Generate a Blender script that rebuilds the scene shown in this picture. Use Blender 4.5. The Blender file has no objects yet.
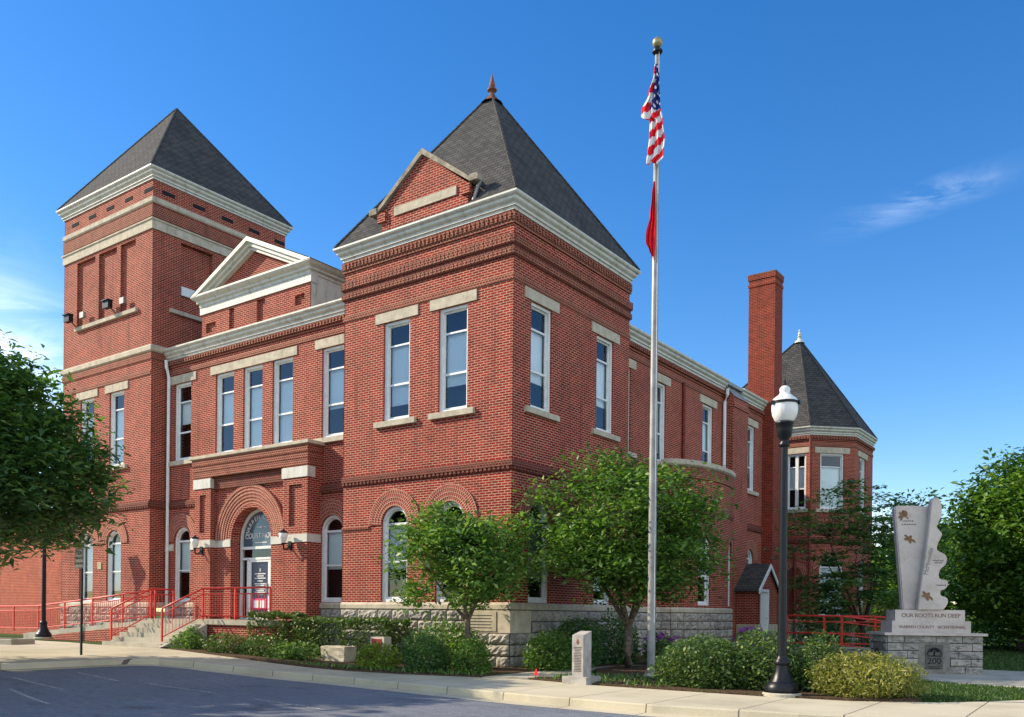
import bpy, bmesh, math, random
import numpy as np
from mathutils import Vector, Matrix
from mathutils.geometry import tessellate_polygon

R = math.radians
SC = bpy.context.scene
COL = SC.collection

# ------------------------------------------------------------------ camera, sky, sun, exposure
cd = bpy.data.cameras.new('camera')
cam = bpy.data.objects.new('camera', cd)
COL.objects.link(cam)
cd.sensor_width = 36.0
cd.lens = 36.0 * 888.73 / 1024.0
cd.shift_x = 2.65 / 1024.0
cd.shift_y = 255.2 / 1024.0
cd.clip_start = 0.1
cd.clip_end = 3000.0
CAM = Vector((14.2976, -19.6626, 1.5))
cam.matrix_world = (Matrix.Translation(CAM) @ Matrix.Rotation(0.62917, 4, 'Z')
                    @ Matrix.Rotation(R(90), 4, 'X') @ Matrix.Rotation(0.010384, 4, 'Z'))
SC.camera = cam

SUN_AZ = math.atan2(-0.42, -0.91)      # direction towards the sun in the ground plane
SUN_EL = R(32)
sd = bpy.data.lights.new('sun', 'SUN')
sd.energy = 4.2
sd.angle = R(0.55)
sd.color = (1.0, 0.86, 0.66)
sun = bpy.data.objects.new('sun', sd)
COL.objects.link(sun)
to_sun = Vector((math.cos(SUN_AZ) * math.cos(SUN_EL), math.sin(SUN_AZ) * math.cos(SUN_EL), math.sin(SUN_EL)))
sun.rotation_euler = to_sun.to_track_quat('Z', 'Y').to_euler()
sun.location = (-30, -20, 40)

world = bpy.data.worlds.new('World')
SC.world = world
world.use_nodes = True
wn = world.node_tree
for n in list(wn.nodes):
    wn.nodes.remove(n)


def wnode(t, **kw):
    n = wn.nodes.new(t)
    for k, v in kw.items():
        if k.startswith('i_'):
            n.inputs[k[2:].replace('_', ' ')].default_value = v
        else:
            setattr(n, k, v)
    return n


sky = wnode('ShaderNodeTexSky', sky_type='NISHITA', sun_disc=False)
sky.sun_elevation = SUN_EL
sky.sun_rotation = math.pi / 2 - SUN_AZ
sky.altitude = 200
sky.air_density = 1.0
sky.dust_density = 0.15
sky.ozone_density = 2.0
hsv = wnode('ShaderNodeHueSaturation')
hsv.inputs['Saturation'].default_value = 1.38
hsv.inputs['Hue'].default_value = 0.507
hsv.inputs['Value'].default_value = 0.80
wn.links.new(sky.outputs[0], hsv.inputs['Color'])
# thin clouds: a wisp high on the right and soft heaps low on the left, laid out by direction in the sky
geo = wnode('ShaderNodeTexCoord')
noise = wnode('ShaderNodeTexNoise')
noise.inputs['Scale'].default_value = 9.0
noise.inputs['Detail'].default_value = 9.0
noise.inputs['Roughness'].default_value = 0.6
noise.inputs['Distortion'].default_value = 0.9
mp = wnode('ShaderNodeMapping')
mp.inputs['Rotation'].default_value = (0.25, 0.0, 0.5)
mp.inputs['Scale'].default_value = (0.8, 1.0, 2.6)
wn.links.new(geo.outputs['Generated'], mp.inputs['Vector'])
wn.links.new(mp.outputs[0], noise.inputs['Vector'])


def wm(op, a, b=None, clamp=False):
    n = wn.nodes.new('ShaderNodeMath')
    n.operation = op
    n.use_clamp = clamp
    for i, v in enumerate((a, b)):
        if v is None:
            continue
        if isinstance(v, (int, float)):
            n.inputs[i].default_value = v
        else:
            wn.links.new(v, n.inputs[i])
    return n.outputs[0]


def near_dir(px, ex):
    """soft mask round one direction of the sky"""
    d = Vector(px).normalized()
    vm = wn.nodes.new('ShaderNodeVectorMath')
    vm.operation = 'DOT_PRODUCT'
    wn.links.new(geo.outputs['Generated'], vm.inputs[0])
    vm.inputs[1].default_value = d
    return wm('POWER', wm('MAXIMUM', vm.outputs['Value'], 0.0), ex)


def plane_band(nrm, width):
    vm = wn.nodes.new('ShaderNodeVectorMath')
    vm.operation = 'DOT_PRODUCT'
    wn.links.new(geo.outputs['Generated'], vm.inputs[0])
    vm.inputs[1].default_value = Vector(nrm).normalized()
    a = wm('ABSOLUTE', vm.outputs['Value'])
    return wm('SUBTRACT', 1.0, wm('DIVIDE', a, width), True)


n01 = wm('MULTIPLY', wm('SUBTRACT', noise.outputs['Fac'], 0.38), 3.2, True)
WISP = Vector((-0.183, 0.901, 0.393)).normalized()
WISP_B = Vector((-0.126, 0.909, 0.402)).normalized()
wisp = wm('MULTIPLY', wm('MULTIPLY', near_dir(WISP, 700.0), plane_band(WISP.cross(WISP_B), 0.019)), n01)
low = near_dir((-0.90, 0.38, 0.225), 420.0)
low2 = near_dir((-0.249, 0.966, 0.05), 700.0)
heaps = wm('MULTIPLY', wm('ADD', low, low2), wm('ADD', wm('MULTIPLY', n01, 0.9), 0.25))
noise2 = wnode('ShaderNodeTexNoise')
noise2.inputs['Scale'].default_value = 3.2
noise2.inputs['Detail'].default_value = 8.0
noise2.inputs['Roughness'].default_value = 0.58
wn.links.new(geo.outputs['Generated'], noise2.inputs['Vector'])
fill_noise = wm('MULTIPLY', wm('SUBTRACT', noise2.outputs['Fac'], 0.40), 5.0, True)
fill_clouds = wm('MULTIPLY', wm('MULTIPLY', near_dir((0.86, -0.42, 0.30), 1.6), 1.5, True), fill_noise)   # bright clouds added out of view to lift the shaded side walls
cl = wm('ADD', wm('ADD', wm('MULTIPLY', wisp, 0.34), heaps, True), wm('MULTIPLY', fill_clouds, 0.9), True)
mix = wnode('ShaderNodeMix', data_type='RGBA')
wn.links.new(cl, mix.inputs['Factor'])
wn.links.new(hsv.outputs[0], mix.inputs['A'])
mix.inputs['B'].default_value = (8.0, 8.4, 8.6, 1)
bg = wnode('ShaderNodeBackground')
bg.inputs['Strength'].default_value = 0.15
wout = wnode('ShaderNodeOutputWorld')
wn.links.new(mix.outputs['Result'], bg.inputs['Color'])
wn.links.new(bg.outputs[0], wout.inputs['Surface'])

SC.view_settings.view_transform = 'Standard'
SC.view_settings.look = 'None'
SC.view_settings.exposure = 0.86
SC.view_settings.gamma = 1.0
SC.view_settings.use_curve_mapping = False
SC.cycles.max_bounces = 8
SC.cycles.transparent_max_bounces = 12
SC.cycles.use_denoising = True

# ------------------------------------------------------------------ helpers
ORG = Vector((0, 0, 0))


def set_org(v):
    global ORG
    ORG = Vector(v)


class MB:
    """collects polygons in world coordinates and links them as ONE mesh object"""

    def __init__(self):
        self.v, self.f, self.uv, self.m = [], [], [], []
        self.cur = 0

    def poly(self, pts, uv=None):
        i = len(self.v)
        self.v += [tuple(p) for p in pts]
        self.f.append(tuple(range(i, i + len(pts))))
        self.uv.append(uv)
        self.m.append(self.cur)

    def box(self, x0, x1, y0, y1, z0, z1):
        self.obox(Fr((0, 0), (1, 0), (0, 1)), x0, x1, z0, z1, y0, y1)

    def obox(self, fr, u0, u1, z0, z1, d0, d1):
        p = [fr(u, z, d) for d in (d0, d1) for (u, z) in ((u0, z0), (u1, z0), (u1, z1), (u0, z1))]
        quads = ((4, 5, 6, 7), (1, 0, 3, 2), (0, 4, 7, 3), (5, 1, 2, 6), (7, 6, 2, 3), (0, 1, 5, 4))
        flip = fr.t.cross(Vector((0, 0, 1))).dot(fr.n) < 0
        for q in quads:
            q = q[::-1] if flip else q
            self.poly([p[k] for k in q])

    def sweep(self, path, prof, closed=False):
        """profile [(outward, z)] along a plan path; outward is to the right of travel"""
        n = len(path)
        P = [Vector((p[0], p[1])) for p in path]
        offs = []
        for i in range(n):
            def nrm(a, b):
                d = (b - a).normalized()
                return Vector((d.y, -d.x))
            if closed:
                n0, n1 = nrm(P[i - 1], P[i]), nrm(P[i], P[(i + 1) % n])
            else:
                n0 = nrm(P[max(i - 1, 0)], P[max(i, 1)])
                n1 = nrm(P[min(i, n - 2)], P[min(i + 1, n - 1)])
            b = (n0 + n1)
            offs.append(b / max(b.dot(n0), 0.2) if b.length > 1e-6 else n0)
        rng = range(n if closed else n - 1)
        for i in rng:
            j = (i + 1) % n
            for k in range(len(prof) - 1):
                (d0, z0), (d1, z1) = prof[k], prof[k + 1]
                a = P[i] + offs[i] * d0
                b = P[j] + offs[j] * d0
                c = P[j] + offs[j] * d1
                e = P[i] + offs[i] * d1
                self.poly([(a.x, a.y, z0), (b.x, b.y, z0), (c.x, c.y, z1), (e.x, e.y, z1)])
        if not closed:
            for i in (0, n - 1):
                pts = [(P[i].x + offs[i].x * d, P[i].y + offs[i].y * d, z) for d, z in prof]
                self.poly(pts if i else pts[::-1])

    def lathe(self, c, prof, seg=24, flute=0.0, nfl=0):
        for i in range(seg):
            a0, a1 = 2 * math.pi * i / seg, 2 * math.pi * (i + 1) / seg
            for k in range(len(prof) - 1):
                (r0, z0), (r1, z1) = prof[k], prof[k + 1]
                q = []
                for a, r, z in ((a0, r0, z0), (a1, r0, z0), (a1, r1, z1), (a0, r1, z1)):
                    rr = r * (1 + (flute * math.cos(a * nfl) if nfl else 0))
                    q.append((c[0] + rr * math.cos(a), c[1] + rr * math.sin(a), c[2] + z))
                if r0 < 1e-5:
                    q = [q[0], q[2], q[3]]
                elif r1 < 1e-5:
                    q = q[:3]
                self.poly(q)

    def tube(self, pts, rad, seg=8):
        pts = [Vector(p) for p in pts]
        if not isinstance(rad, (list, tuple)):
            rad = [rad] * len(pts)
        rings = []
        for i, p in enumerate(pts):
            d = (pts[min(i + 1, len(pts) - 1)] - pts[max(i - 1, 0)]).normalized()
            a = d.cross(Vector((0, 0, 1)))
            if a.length < 0.05:
                a = d.cross(Vector((1, 0, 0)))
            a.normalize()
            b = a.cross(d)
            rings.append([p + (a * math.cos(t) + b * math.sin(t)) * rad[i]
                          for t in [2 * math.pi * k / seg for k in range(seg)]])
        for i in range(len(rings) - 1):
            for k in range(seg):
                k2 = (k + 1) % seg
                self.poly([rings[i][k], rings[i + 1][k], rings[i + 1][k2], rings[i][k2]])
        self.poly(rings[0])
        self.poly(rings[-1][::-1])

    def prism(self, pts3, vec):
        """closed outline extruded along vec"""
        vec = Vector(vec)
        A = [Vector(p) for p in pts3]
        tri = tessellate_polygon([A])
        for t in tri:
            self.poly([A[i] for i in t])
            self.poly([A[i] + vec for i in reversed(t)])
        for i in range(len(A)):
            j = (i + 1) % len(A)
            self.poly([A[i], A[j], A[j] + vec, A[i] + vec])

    def build(self, name, mats, parent=None, smooth=False, merge=False):
        me = bpy.data.meshes.new(name)
        if not isinstance(mats, (list, tuple)):
            mats = [mats]
        me.from_pydata([(p[0] - ORG.x, p[1] - ORG.y, p[2] - ORG.z) for p in self.v], [], self.f)
        for m in mats:
            me.materials.append(m)
        uvl = me.uv_layers.new(name='UVMap')
        for poly, uv, mi in zip(me.polygons, self.uv, self.m):
            poly.material_index = mi
            poly.use_smooth = smooth
            if uv is not None:
                for li, c in zip(poly.loop_indices, uv):
                    uvl.data[li].uv = c
                continue
            nz = poly.normal
            if abs(nz.z) > 0.97:
                for li in poly.loop_indices:
                    p = self.v[me.loops[li].vertex_index]
                    uvl.data[li].uv = (p[0], p[1])
            else:
                h = math.sqrt(nz.x ** 2 + nz.y ** 2)
                tx, ty = -nz.y / h, nz.x / h
                for li in poly.loop_indices:
                    p = self.v[me.loops[li].vertex_index]
                    uvl.data[li].uv = (p[0] * tx + p[1] * ty, p[2] / h)
        if merge or smooth:
            bm = bmesh.new()
            bm.from_mesh(me)
            bmesh.ops.remove_doubles(bm, verts=bm.verts, dist=1e-4)
            bm.to_mesh(me)
            bm.free()
        me.update()
        ob = bpy.data.objects.new(name, me)
        COL.objects.link(ob)
        if parent:
            ob.parent = parent
        else:
            ob.location = ORG
        return ob


class Fr:
    """a facade frame: u along the wall, z up, d outward"""

    def __init__(self, o, t, n):
        self.o = Vector((o[0], o[1], 0))
        self.t = Vector((t[0], t[1], 0)).normalized()
        self.n = Vector((n[0], n[1], 0)).normalized()

    def __call__(self, u, z, d=0.0):
        p = self.o + self.t * u + self.n * d
        return Vector((p.x, p.y, z))


def front(y):
    return Fr((0, y), (1, 0), (0, -1))


def side(x):
    return Fr((x, 0), (0, 1), (1, 0))


def opening(uc, w, z0, z1, arch=False):
    if not arch:
        return [(uc - w / 2, z0), (uc + w / 2, z0), (uc + w / 2, z1), (uc - w / 2, z1)]
    r = w / 2
    zs = z1 - r
    pts = [(uc - r, z0), (uc + r, z0)]
    for i in range(17):
        a = math.pi * i / 16
        pts.append((uc + r * math.cos(a), zs + r * math.sin(a)))
    return pts


def wall(mb, fr, outer, holes, reveal=0.10):
    loops = [[Vector((a, b, 0)) for a, b in outer]] + [[Vector((a, b, 0)) for a, b in h] for h in holes]
    flat = [p for l in loops for p in l]
    flip = fr.t.cross(Vector((0, 0, 1))).dot(fr.n) < 0
    for t in tessellate_polygon(loops):
        pts = [flat[i] for i in t]
        area = (pts[1] - pts[0]).cross(pts[2] - pts[0]).z
        if abs(area) < 1e-9:
            continue
        if (area < 0) != flip:
            pts = pts[::-1]
        mb.poly([fr(p.x, p.y) for p in pts])
    for h in holes:
        for i in range(len(h)):
            a, b = h[i], h[(i + 1) % len(h)]
            mb.poly([fr(a[0], a[1], 0), fr(b[0], b[1], 0), fr(b[0], b[1], -reveal), fr(a[0], a[1], -reveal)])


def rect(u0, u1, z0, z1):
    return [(u0, z0), (u1, z0), (u1, z1), (u0, z1)]


def ring(mb, fr, outer, inner, d0, d1):
    """a frame between two outlines of equal point count, with depth d0..d1 (d1 outward)"""
    n = len(outer)
    for i in range(n):
        j = (i + 1) % n
        o0, o1, i0, i1 = outer[i], outer[j], inner[i], inner[j]
        mb.poly([fr(*o0, d1), fr(*o1, d1), fr(*i1, d1), fr(*i0, d1)])
        mb.poly([fr(*i0, d1), fr(*i1, d1), fr(*i1, d0), fr(*i0, d0)])
        mb.poly([fr(*o1, d1), fr(*o0, d1), fr(*o0, d0), fr(*o1, d0)])


def arch_ring(mb, fr, uc, zc, r0, r1, d0, d1, a0=0.0, a1=math.pi, seg=28):
    for i in range(seg):
        t0 = a0 + (a1 - a0) * i / seg
        t1 = a0 + (a1 - a0) * (i + 1) / seg

        def P(r, t, d):
            return fr(uc + r * math.cos(t), zc + r * math.sin(t), d)
        rm = (r0 + r1) / 2
        mb.poly([P(r0, t0, d1), P(r1, t0, d1), P(r1, t1, d1), P(r0, t1, d1)],
                [(r0, t0 * rm), (r1, t0 * rm), (r1, t1 * rm), (r0, t1 * rm)])
        mb.poly([P(r1, t0, d1), P(r1, t0, d0), P(r1, t1, d0), P(r1, t1, d1)],
                [(0, t0 * rm), (abs(d1 - d0), t0 * rm), (abs(d1 - d0), t1 * rm), (0, t1 * rm)])
        mb.poly([P(r0, t0, d0), P(r0, t0, d1), P(r0, t1, d1), P(r0, t1, d0)],
                [(0, t0 * rm), (abs(d1 - d0), t0 * rm), (abs(d1 - d0), t1 * rm), (0, t1 * rm)])
    for t in (a0, a1):
        q = [fr(uc + r * math.cos(t), zc + r * math.sin(t), d) for r, d in ((r0, d0), (r1, d0), (r1, d1), (r0, d1))]
        mb.poly(q)


def tag(o, label=None, cat=None, group=None, kind=None):
    if label:
        o['label'] = label
    if cat:
        o['category'] = cat
    if group:
        o['group'] = group
    if kind:
        o['kind'] = kind
    return o


def thing(name, loc, label, cat, group=None):
    set_org(loc)
    o = bpy.data.objects.new(name, None)
    o.location = loc
    o.empty_display_size = 0.3
    COL.objects.link(o)
    return tag(o, label, cat, group)


def copy_tree(o, parent=None):
    c = o.copy()
    COL.objects.link(c)
    c.parent = parent
    for ch in list(o.children):
        copy_tree(ch, c)
    return c


def text_mesh(body, size, mat4, m, name, parent, depth=0.004, align='CENTER', spacing=1.0):
    cu = bpy.data.curves.new(name, 'FONT')
    cu.body = body
    cu.size = size
    cu.align_x = align
    cu.align_y = 'CENTER'
    cu.extrude = depth
    cu.space_character = spacing
    ob = bpy.data.objects.new(name, cu)
    COL.objects.link(ob)
    dg = bpy.context.evaluated_depsgraph_get()
    me = bpy.data.meshes.new_from_object(ob.evaluated_get(dg))
    bpy.data.objects.remove(ob)
    me.transform(Matrix.Translation(-ORG) @ mat4)
    me.materials.clear()
    me.materials.append(m)
    o = bpy.data.objects.new(name, me)
    COL.objects.link(o)
    o.parent = parent
    return o


def fr_mat(fr, u, z, d, rot=0.0):
    """matrix that puts text (x right, y up) on a facade"""
    p = fr(u, z, d)
    M = Matrix((fr.t, Vector((0, 0, 1)), fr.n)).transposed().to_4x4()
    return Matrix.Translation(p) @ M @ Matrix.Rotation(rot, 4, 'Z')


# ------------------------------------------------------------------ materials
class NT:
    def __init__(self, name, rough=0.8, spec=0.3):
        self.m = bpy.data.materials.new(name)
        self.m.use_nodes = True
        self.t = self.m.node_tree
        self.b = self.t.nodes['Principled BSDF']
        self.b.inputs['Roughness'].default_value = rough
        self.b.inputs['Specular IOR Level'].default_value = spec
        self._c = None

    def n(self, typ, **kw):
        o = self.t.nodes.new(typ)
        for k, v in kw.items():
            setattr(o, k, v)
        return o

    def l(self, a, b):
        self.t.links.new(a, b)

    def uv(self, sx=1, sy=1):
        c = self.n('ShaderNodeTexCoord')
        m = self.n('ShaderNodeMapping')
        m.inputs['Scale'].default_value = (sx, sy, 1)
        self.l(c.outputs['UV'], m.inputs['Vector'])
        return m.outputs[0]

    def obj(self, s=1.0):
        c = self.n('ShaderNodeTexCoord')
        m = self.n('ShaderNodeMapping')
        m.inputs['Scale'].default_value = (s, s, s) if isinstance(s, (int, float)) else s
        self.l(c.outputs['Object'], m.inputs['Vector'])
        return m.outputs[0]

    def noise(self, vec, scale, detail=4, rough=0.55, dist=0.0):
        o = self.n('ShaderNodeTexNoise')
        o.inputs['Scale'].default_value = scale
        o.inputs['Detail'].default_value = detail
        o.inputs['Roughness'].default_value = rough
        o.inputs['Distortion'].default_value = dist
        self.l(vec, o.inputs['Vector'])
        return o.outputs['Fac']

    def ramp(self, fac, stops):
        o = self.n('ShaderNodeValToRGB')
        e = o.color_ramp.elements
        while len(e) < len(stops):
            e.new(0.5)
        for el, (p, c) in zip(e, stops):
            el.position = p
            el.color = (*c, 1) if len(c) == 3 else c
        self.l(fac, o.inputs[0])
        return o.outputs[0]

    def mix(self, fac, a, b, blend='MIX'):
        o = self.n('ShaderNodeMix', data_type='RGBA', blend_type=blend)
        for s, v in (('Factor', fac), ('A', a), ('B', b)):
            if isinstance(v, (int, float)):
                o.inputs[s].default_value = v
            elif isinstance(v, tuple):
                o.inputs[s].default_value = (*v, 1)
            else:
                self.l(v, o.inputs[s])
        return o.outputs['Result']

    def math(self, op, a, b=0.0, clamp=False):
        o = self.n('ShaderNodeMath', operation=op, use_clamp=clamp)
        for i, v in enumerate((a, b)):
            if isinstance(v, (int, float)):
                o.inputs[i].default_value = v
            else:
                self.l(v, o.inputs[i])
        return o.outputs[0]

    def bump(self, h, strength=0.4, dist=0.02):
        o = self.n('ShaderNodeBump')
        o.inputs['Strength'].default_value = strength
        o.inputs['Distance'].default_value = dist
        self.l(h, o.inputs['Height'])
        self.l(o.outputs[0], self.b.inputs['Normal'])

    def col(self, c):
        if isinstance(c, tuple):
            self.b.inputs['Base Color'].default_value = (*c, 1)
        else:
            self.l(c, self.b.inputs['Base Color'])
        return self.m


def plain(name, c, rough=0.6, spec=0.3, var=0.12, scale=6.0, bump=0.0, metal=0.0):
    t = NT(name, rough, spec)
    v = t.obj()
    f = t.noise(v, scale, 6)
    lo = tuple(x * (1 - var * 1.6) for x in c)
    hi = tuple(min(1, x * (1 + var)) for x in c)
    t.b.inputs['Metallic'].default_value = metal
    if bump:
        t.bump(t.noise(v, scale * 8, 4), bump, 0.01)
    return t.col(t.ramp(f, [(0.3, lo), (0.7, hi)]))


def brick(name, c1, c2, mortar, cw=0.225, ch=0.0755, ms=0.0125, stain=0.35, dirt=(0.12, 0.05, 0.04), bump=0.5, off=0.5):
    t = NT(name, 0.86, 0.2)
    v = t.uv()
    b = t.n('ShaderNodeTexBrick')
    b.offset = off
    b.inputs['Scale'].default_value = 1.0
    b.inputs['Mortar Size'].default_value = ms
    b.inputs['Mortar Smooth'].default_value = 0.15
    b.inputs['Bias'].default_value = -0.1
    b.inputs['Brick Width'].default_value = cw
    b.inputs['Row Height'].default_value = ch
    b.inputs['Color1'].default_value = (*c1, 1)
    b.inputs['Color2'].default_value = (*c2, 1)
    b.inputs['Mortar'].default_value = (*mortar, 1)
    t.l(v, b.inputs['Vector'])
    big = t.noise(v, 0.55, 6, 0.62)
    fine = t.noise(v, 26.0, 3, 0.6)
    mid = t.noise(v, 3.2, 5, 0.7)
    c = t.mix(t.math('MULTIPLY', t.math('SUBTRACT', big, 0.45), stain * 3.0, True), b.outputs['Color'], dirt)
    c = t.mix(0.35, c, t.ramp(fine, [(0.3, (0.72, 0.70, 0.68)), (0.7, (1.18, 1.15, 1.12))]), 'MULTIPLY')
    c = t.mix(0.55, c, t.ramp(mid, [(0.30, (0.62, 0.60, 0.60)), (0.52, (1.0, 1.0, 1.0)), (0.72, (1.42, 1.30, 1.2))]), 'MULTIPLY')
    streak = t.noise(t.uv(2.2, 0.12), 1.6, 5, 0.6)
    c = t.mix(t.math('MULTIPLY', t.math('SUBTRACT', streak, 0.54), 2.2, True), c, tuple(x * 0.8 for x in dirt))
    h = t.math('ADD', t.math('SUBTRACT', 1.0, b.outputs['Fac']), t.math('MULTIPLY', fine, 0.35))
    t.bump(h, bump, 0.012)
    return t.col(c)


M = {}
M['brick'] = brick('brick', (0.30, 0.008, 0.004), (0.135, 0.005, 0.004), (0.49, 0.285, 0.195), ms=0.0110, ch=0.072, cw=0.22, stain=0.42, dirt=(0.085, 0.012, 0.010))
M['brick_low'] = brick('brick_orange', (0.44, 0.065, 0.024), (0.32, 0.038, 0.018), (0.42, 0.26, 0.18), ms=0.009)
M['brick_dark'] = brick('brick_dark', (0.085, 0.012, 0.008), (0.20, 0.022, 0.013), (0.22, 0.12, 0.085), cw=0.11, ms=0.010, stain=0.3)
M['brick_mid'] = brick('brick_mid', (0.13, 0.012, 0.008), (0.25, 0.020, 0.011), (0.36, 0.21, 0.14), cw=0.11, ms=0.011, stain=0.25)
M['brick_arch'] = brick('brick_arch', (0.33, 0.028, 0.014), (0.22, 0.020, 0.012), (0.50, 0.35, 0.25), cw=0.115, ch=0.075, ms=0.010, off=0.0)
M['brick_chim'] = brick('brick_chimney', (0.26, 0.024, 0.010), (0.12, 0.012, 0.008), (0.28, 0.13, 0.085), ms=0.009, stain=0.5, dirt=(0.16, 0.035, 0.02))

t = NT('limestone', 0.85, 0.2)
v = t.obj()
f = t.noise(v, 3.5, 8, 0.65)
f2 = t.noise(t.obj((4, 4, 0.5)), 2.0, 5)
c = t.ramp(f, [(0.25, (0.33, 0.285, 0.21)), (0.6, (0.52, 0.46, 0.35)), (0.85, (0.60, 0.54, 0.43))])
c = t.mix(t.math('MULTIPLY', t.math('SUBTRACT', f2, 0.56), 2.4, True), c, (0.17, 0.15, 0.12))
t.bump(t.noise(v, 30, 4), 0.25, 0.01)
M['stone'] = t.col(c)

t = NT('rock_faced_stone', 0.9, 0.15)
v = t.obj()
gi = t.n('ShaderNodeNewGeometry')
f = t.noise(v, 5.0, 8, 0.7)
c = t.ramp(f, [(0.30, (0.16, 0.15, 0.13)), (0.5, (0.38, 0.355, 0.31)), (0.72, (0.54, 0.50, 0.43))])
c = t.mix(0.5, c, t.ramp(gi.outputs['Random Per Island'], [(0.0, (0.62, 0.62, 0.63)), (1.0, (1.25, 1.2, 1.1))]), 'MULTIPLY')
t.bump(t.noise(v, 14, 6, 0.7), 0.8, 0.04)
M['rock'] = t.col(c)

t = NT('white_trim', 0.5, 0.35)
v = t.obj()
f = t.noise(t.obj((3, 3, 1)), 1.6, 7, 0.65)
c = t.ramp(f, [(0.30, (0.36, 0.345, 0.28)), (0.45, (0.53, 0.52, 0.445)), (0.7, (0.62, 0.61, 0.54))])
M['trim'] = t.col(c)
M['joint'] = plain('stone_joint', (0.10, 0.095, 0.085), 0.95, 0.1)
M['white'] = plain('white_paint', (0.74, 0.76, 0.74), 0.45, 0.4, 0.06)
M['blind'] = plain('roller_blind', (0.86, 0.90, 0.90), 0.8, 0.1, 0.03, 1.2)
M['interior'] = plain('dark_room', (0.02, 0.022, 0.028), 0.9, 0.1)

t = NT('window_glass', 0.03, 0.5)
nt = t.t
tr = t.n('ShaderNodeBsdfTransparent')
tr.inputs[0].default_value = (0.92, 0.97, 0.98, 1)
gl = t.n('ShaderNodeBsdfGlossy')
gl.inputs['Roughness'].default_value = 0.015
gl.inputs['Color'].default_value = (0.9, 0.95, 1, 1)
fre = t.n('ShaderNodeFresnel')
fre.inputs['IOR'].default_value = 1.42
bp = t.n('ShaderNodeBump')
bp.inputs['Strength'].default_value = 0.035
bp.inputs['Distance'].default_value = 0.05
t.l(t.noise(t.obj(), 1.4, 2), bp.inputs['Height'])
t.l(bp.outputs[0], gl.inputs['Normal'])
mx = t.n('ShaderNodeMixShader')
t.l(t.math('ADD', fre.outputs[0], 0.03, True), mx.inputs[0])
t.l(tr.outputs[0], mx.inputs[1])
t.l(gl.outputs[0], mx.inputs[2])
t.l(mx.outputs[0], nt.nodes['Material Output'].inputs['Surface'])
M['glass'] = t.m


def shingle(name, c1, c2):
    t = NT(name, 0.9, 0.15)
    v = t.uv()
    b = t.n('ShaderNodeTexBrick')
    b.inputs['Scale'].default_value = 1.0
    b.inputs['Mortar Size'].default_value = 0.014
    b.inputs['Mortar Smooth'].default_value = 0.4
    b.inputs['Brick Width'].default_value = 0.30
    b.inputs['Row Height'].default_value = 0.15
    b.inputs['Color1'].default_value = (*c1, 1)
    b.inputs['Color2'].default_value = (*c2, 1)
    b.inputs['Mortar'].default_value = (c1[0] * .45, c1[1] * .45, c1[2] * .45, 1)
    t.l(v, b.inputs['Vector'])
    f = t.noise(v, 0.9, 6, 0.6)
    f2 = t.noise(v, 40, 3)
    c = t.mix(0.6, b.outputs['Color'], t.ramp(f, [(0.3, (0.7, 0.7, 0.72)), (0.7, (1.3, 1.28, 1.2))]), 'MULTIPLY')
    c = t.mix(0.5, c, t.ramp(f2, [(0.3, (0.7, 0.7, 0.7)), (0.7, (1.3, 1.3, 1.3))]), 'MULTIPLY')
    t.bump(t.math('SUBTRACT', 1.0, b.outputs['Fac']), 0.7, 0.02)
    return t.col(c)


M['shingle'] = shingle('asphalt_shingle', (0.050, 0.050, 0.051), (0.080, 0.078, 0.074))
M['red_rail'] = plain('red_railing_paint', (0.64, 0.048, 0.032), 0.4, 0.4, 0.15, 9)
M['copper'] = plain('rusty_metal', (0.23, 0.085, 0.045), 0.7, 0.3, 0.4, 12, 0.3)
M['iron'] = plain('black_iron', (0.008, 0.009, 0.012), 0.38, 0.28, 0.2)
M['grey_metal'] = plain('galvanised_steel', (0.30, 0.295, 0.28), 0.5, 0.4, 0.2, 2.5, 0.0, 0.35)
M['rust_pipe'] = plain('brown_pipe', (0.20, 0.035, 0.02), 0.6, 0.3, 0.3)
M['navy'] = plain('navy_sign', (0.02, 0.03, 0.075), 0.3, 0.4, 0.1)
M['lettering'] = plain('white_lettering', (0.72, 0.72, 0.68), 0.6, 0.2, 0.03)
M['dark_letter'] = plain('dark_lettering', (0.06, 0.055, 0.05), 0.7, 0.2, 0.1)
M['weathered'] = plain('weathered_coping', (0.33, 0.29, 0.22), 0.9, 0.15, 0.35, 4, 0.2)
M['frame_stone'] = plain('dark_plaque_stone', (0.22, 0.20, 0.165), 0.7, 0.3, 0.2, 8)
M['marker_stone'] = plain('grey_marker_stone', (0.40, 0.375, 0.335), 0.75, 0.25, 0.2, 5, 0.15)
M['engraving'] = plain('grey_engraving', (0.20, 0.17, 0.16), 0.8, 0.2, 0.1)
M['brown_letter'] = plain('brown_engraving', (0.22, 0.12, 0.09), 0.8, 0.2, 0.2)
M['bronze'] = plain('bronze_plaque', (0.10, 0.095, 0.075), 0.45, 0.4, 0.3, 20)
M['leaf_bronze'] = plain('bronze_leaf', (0.22, 0.11, 0.045), 0.5, 0.4, 0.3, 20)
M['pink'] = plain('pink_paper', (0.72, 0.10, 0.22), 0.8, 0.1, 0.05)
M['red_plaque'] = plain('red_plaque', (0.30, 0.035, 0.025), 0.6, 0.3, 0.3, 25, 0.4)
M['red_flag'] = plain('red_cloth', (0.78, 0.025, 0.035), 0.85, 0.1, 0.08)
M['white_cloth'] = plain('white_cloth', (0.80, 0.78, 0.76), 0.85, 0.1, 0.04)
M['blue_cloth'] = plain('blue_cloth', (0.022, 0.035, 0.20), 0.85, 0.1, 0.08)
M['gold'] = plain('weathered_gold', (0.40, 0.34, 0.18), 0.4, 0.5, 0.2, 8, 0, 0.5)
M['sign_white'] = plain('sign_face', (0.80, 0.80, 0.76), 0.45, 0.4, 0.1, 3)
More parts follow.
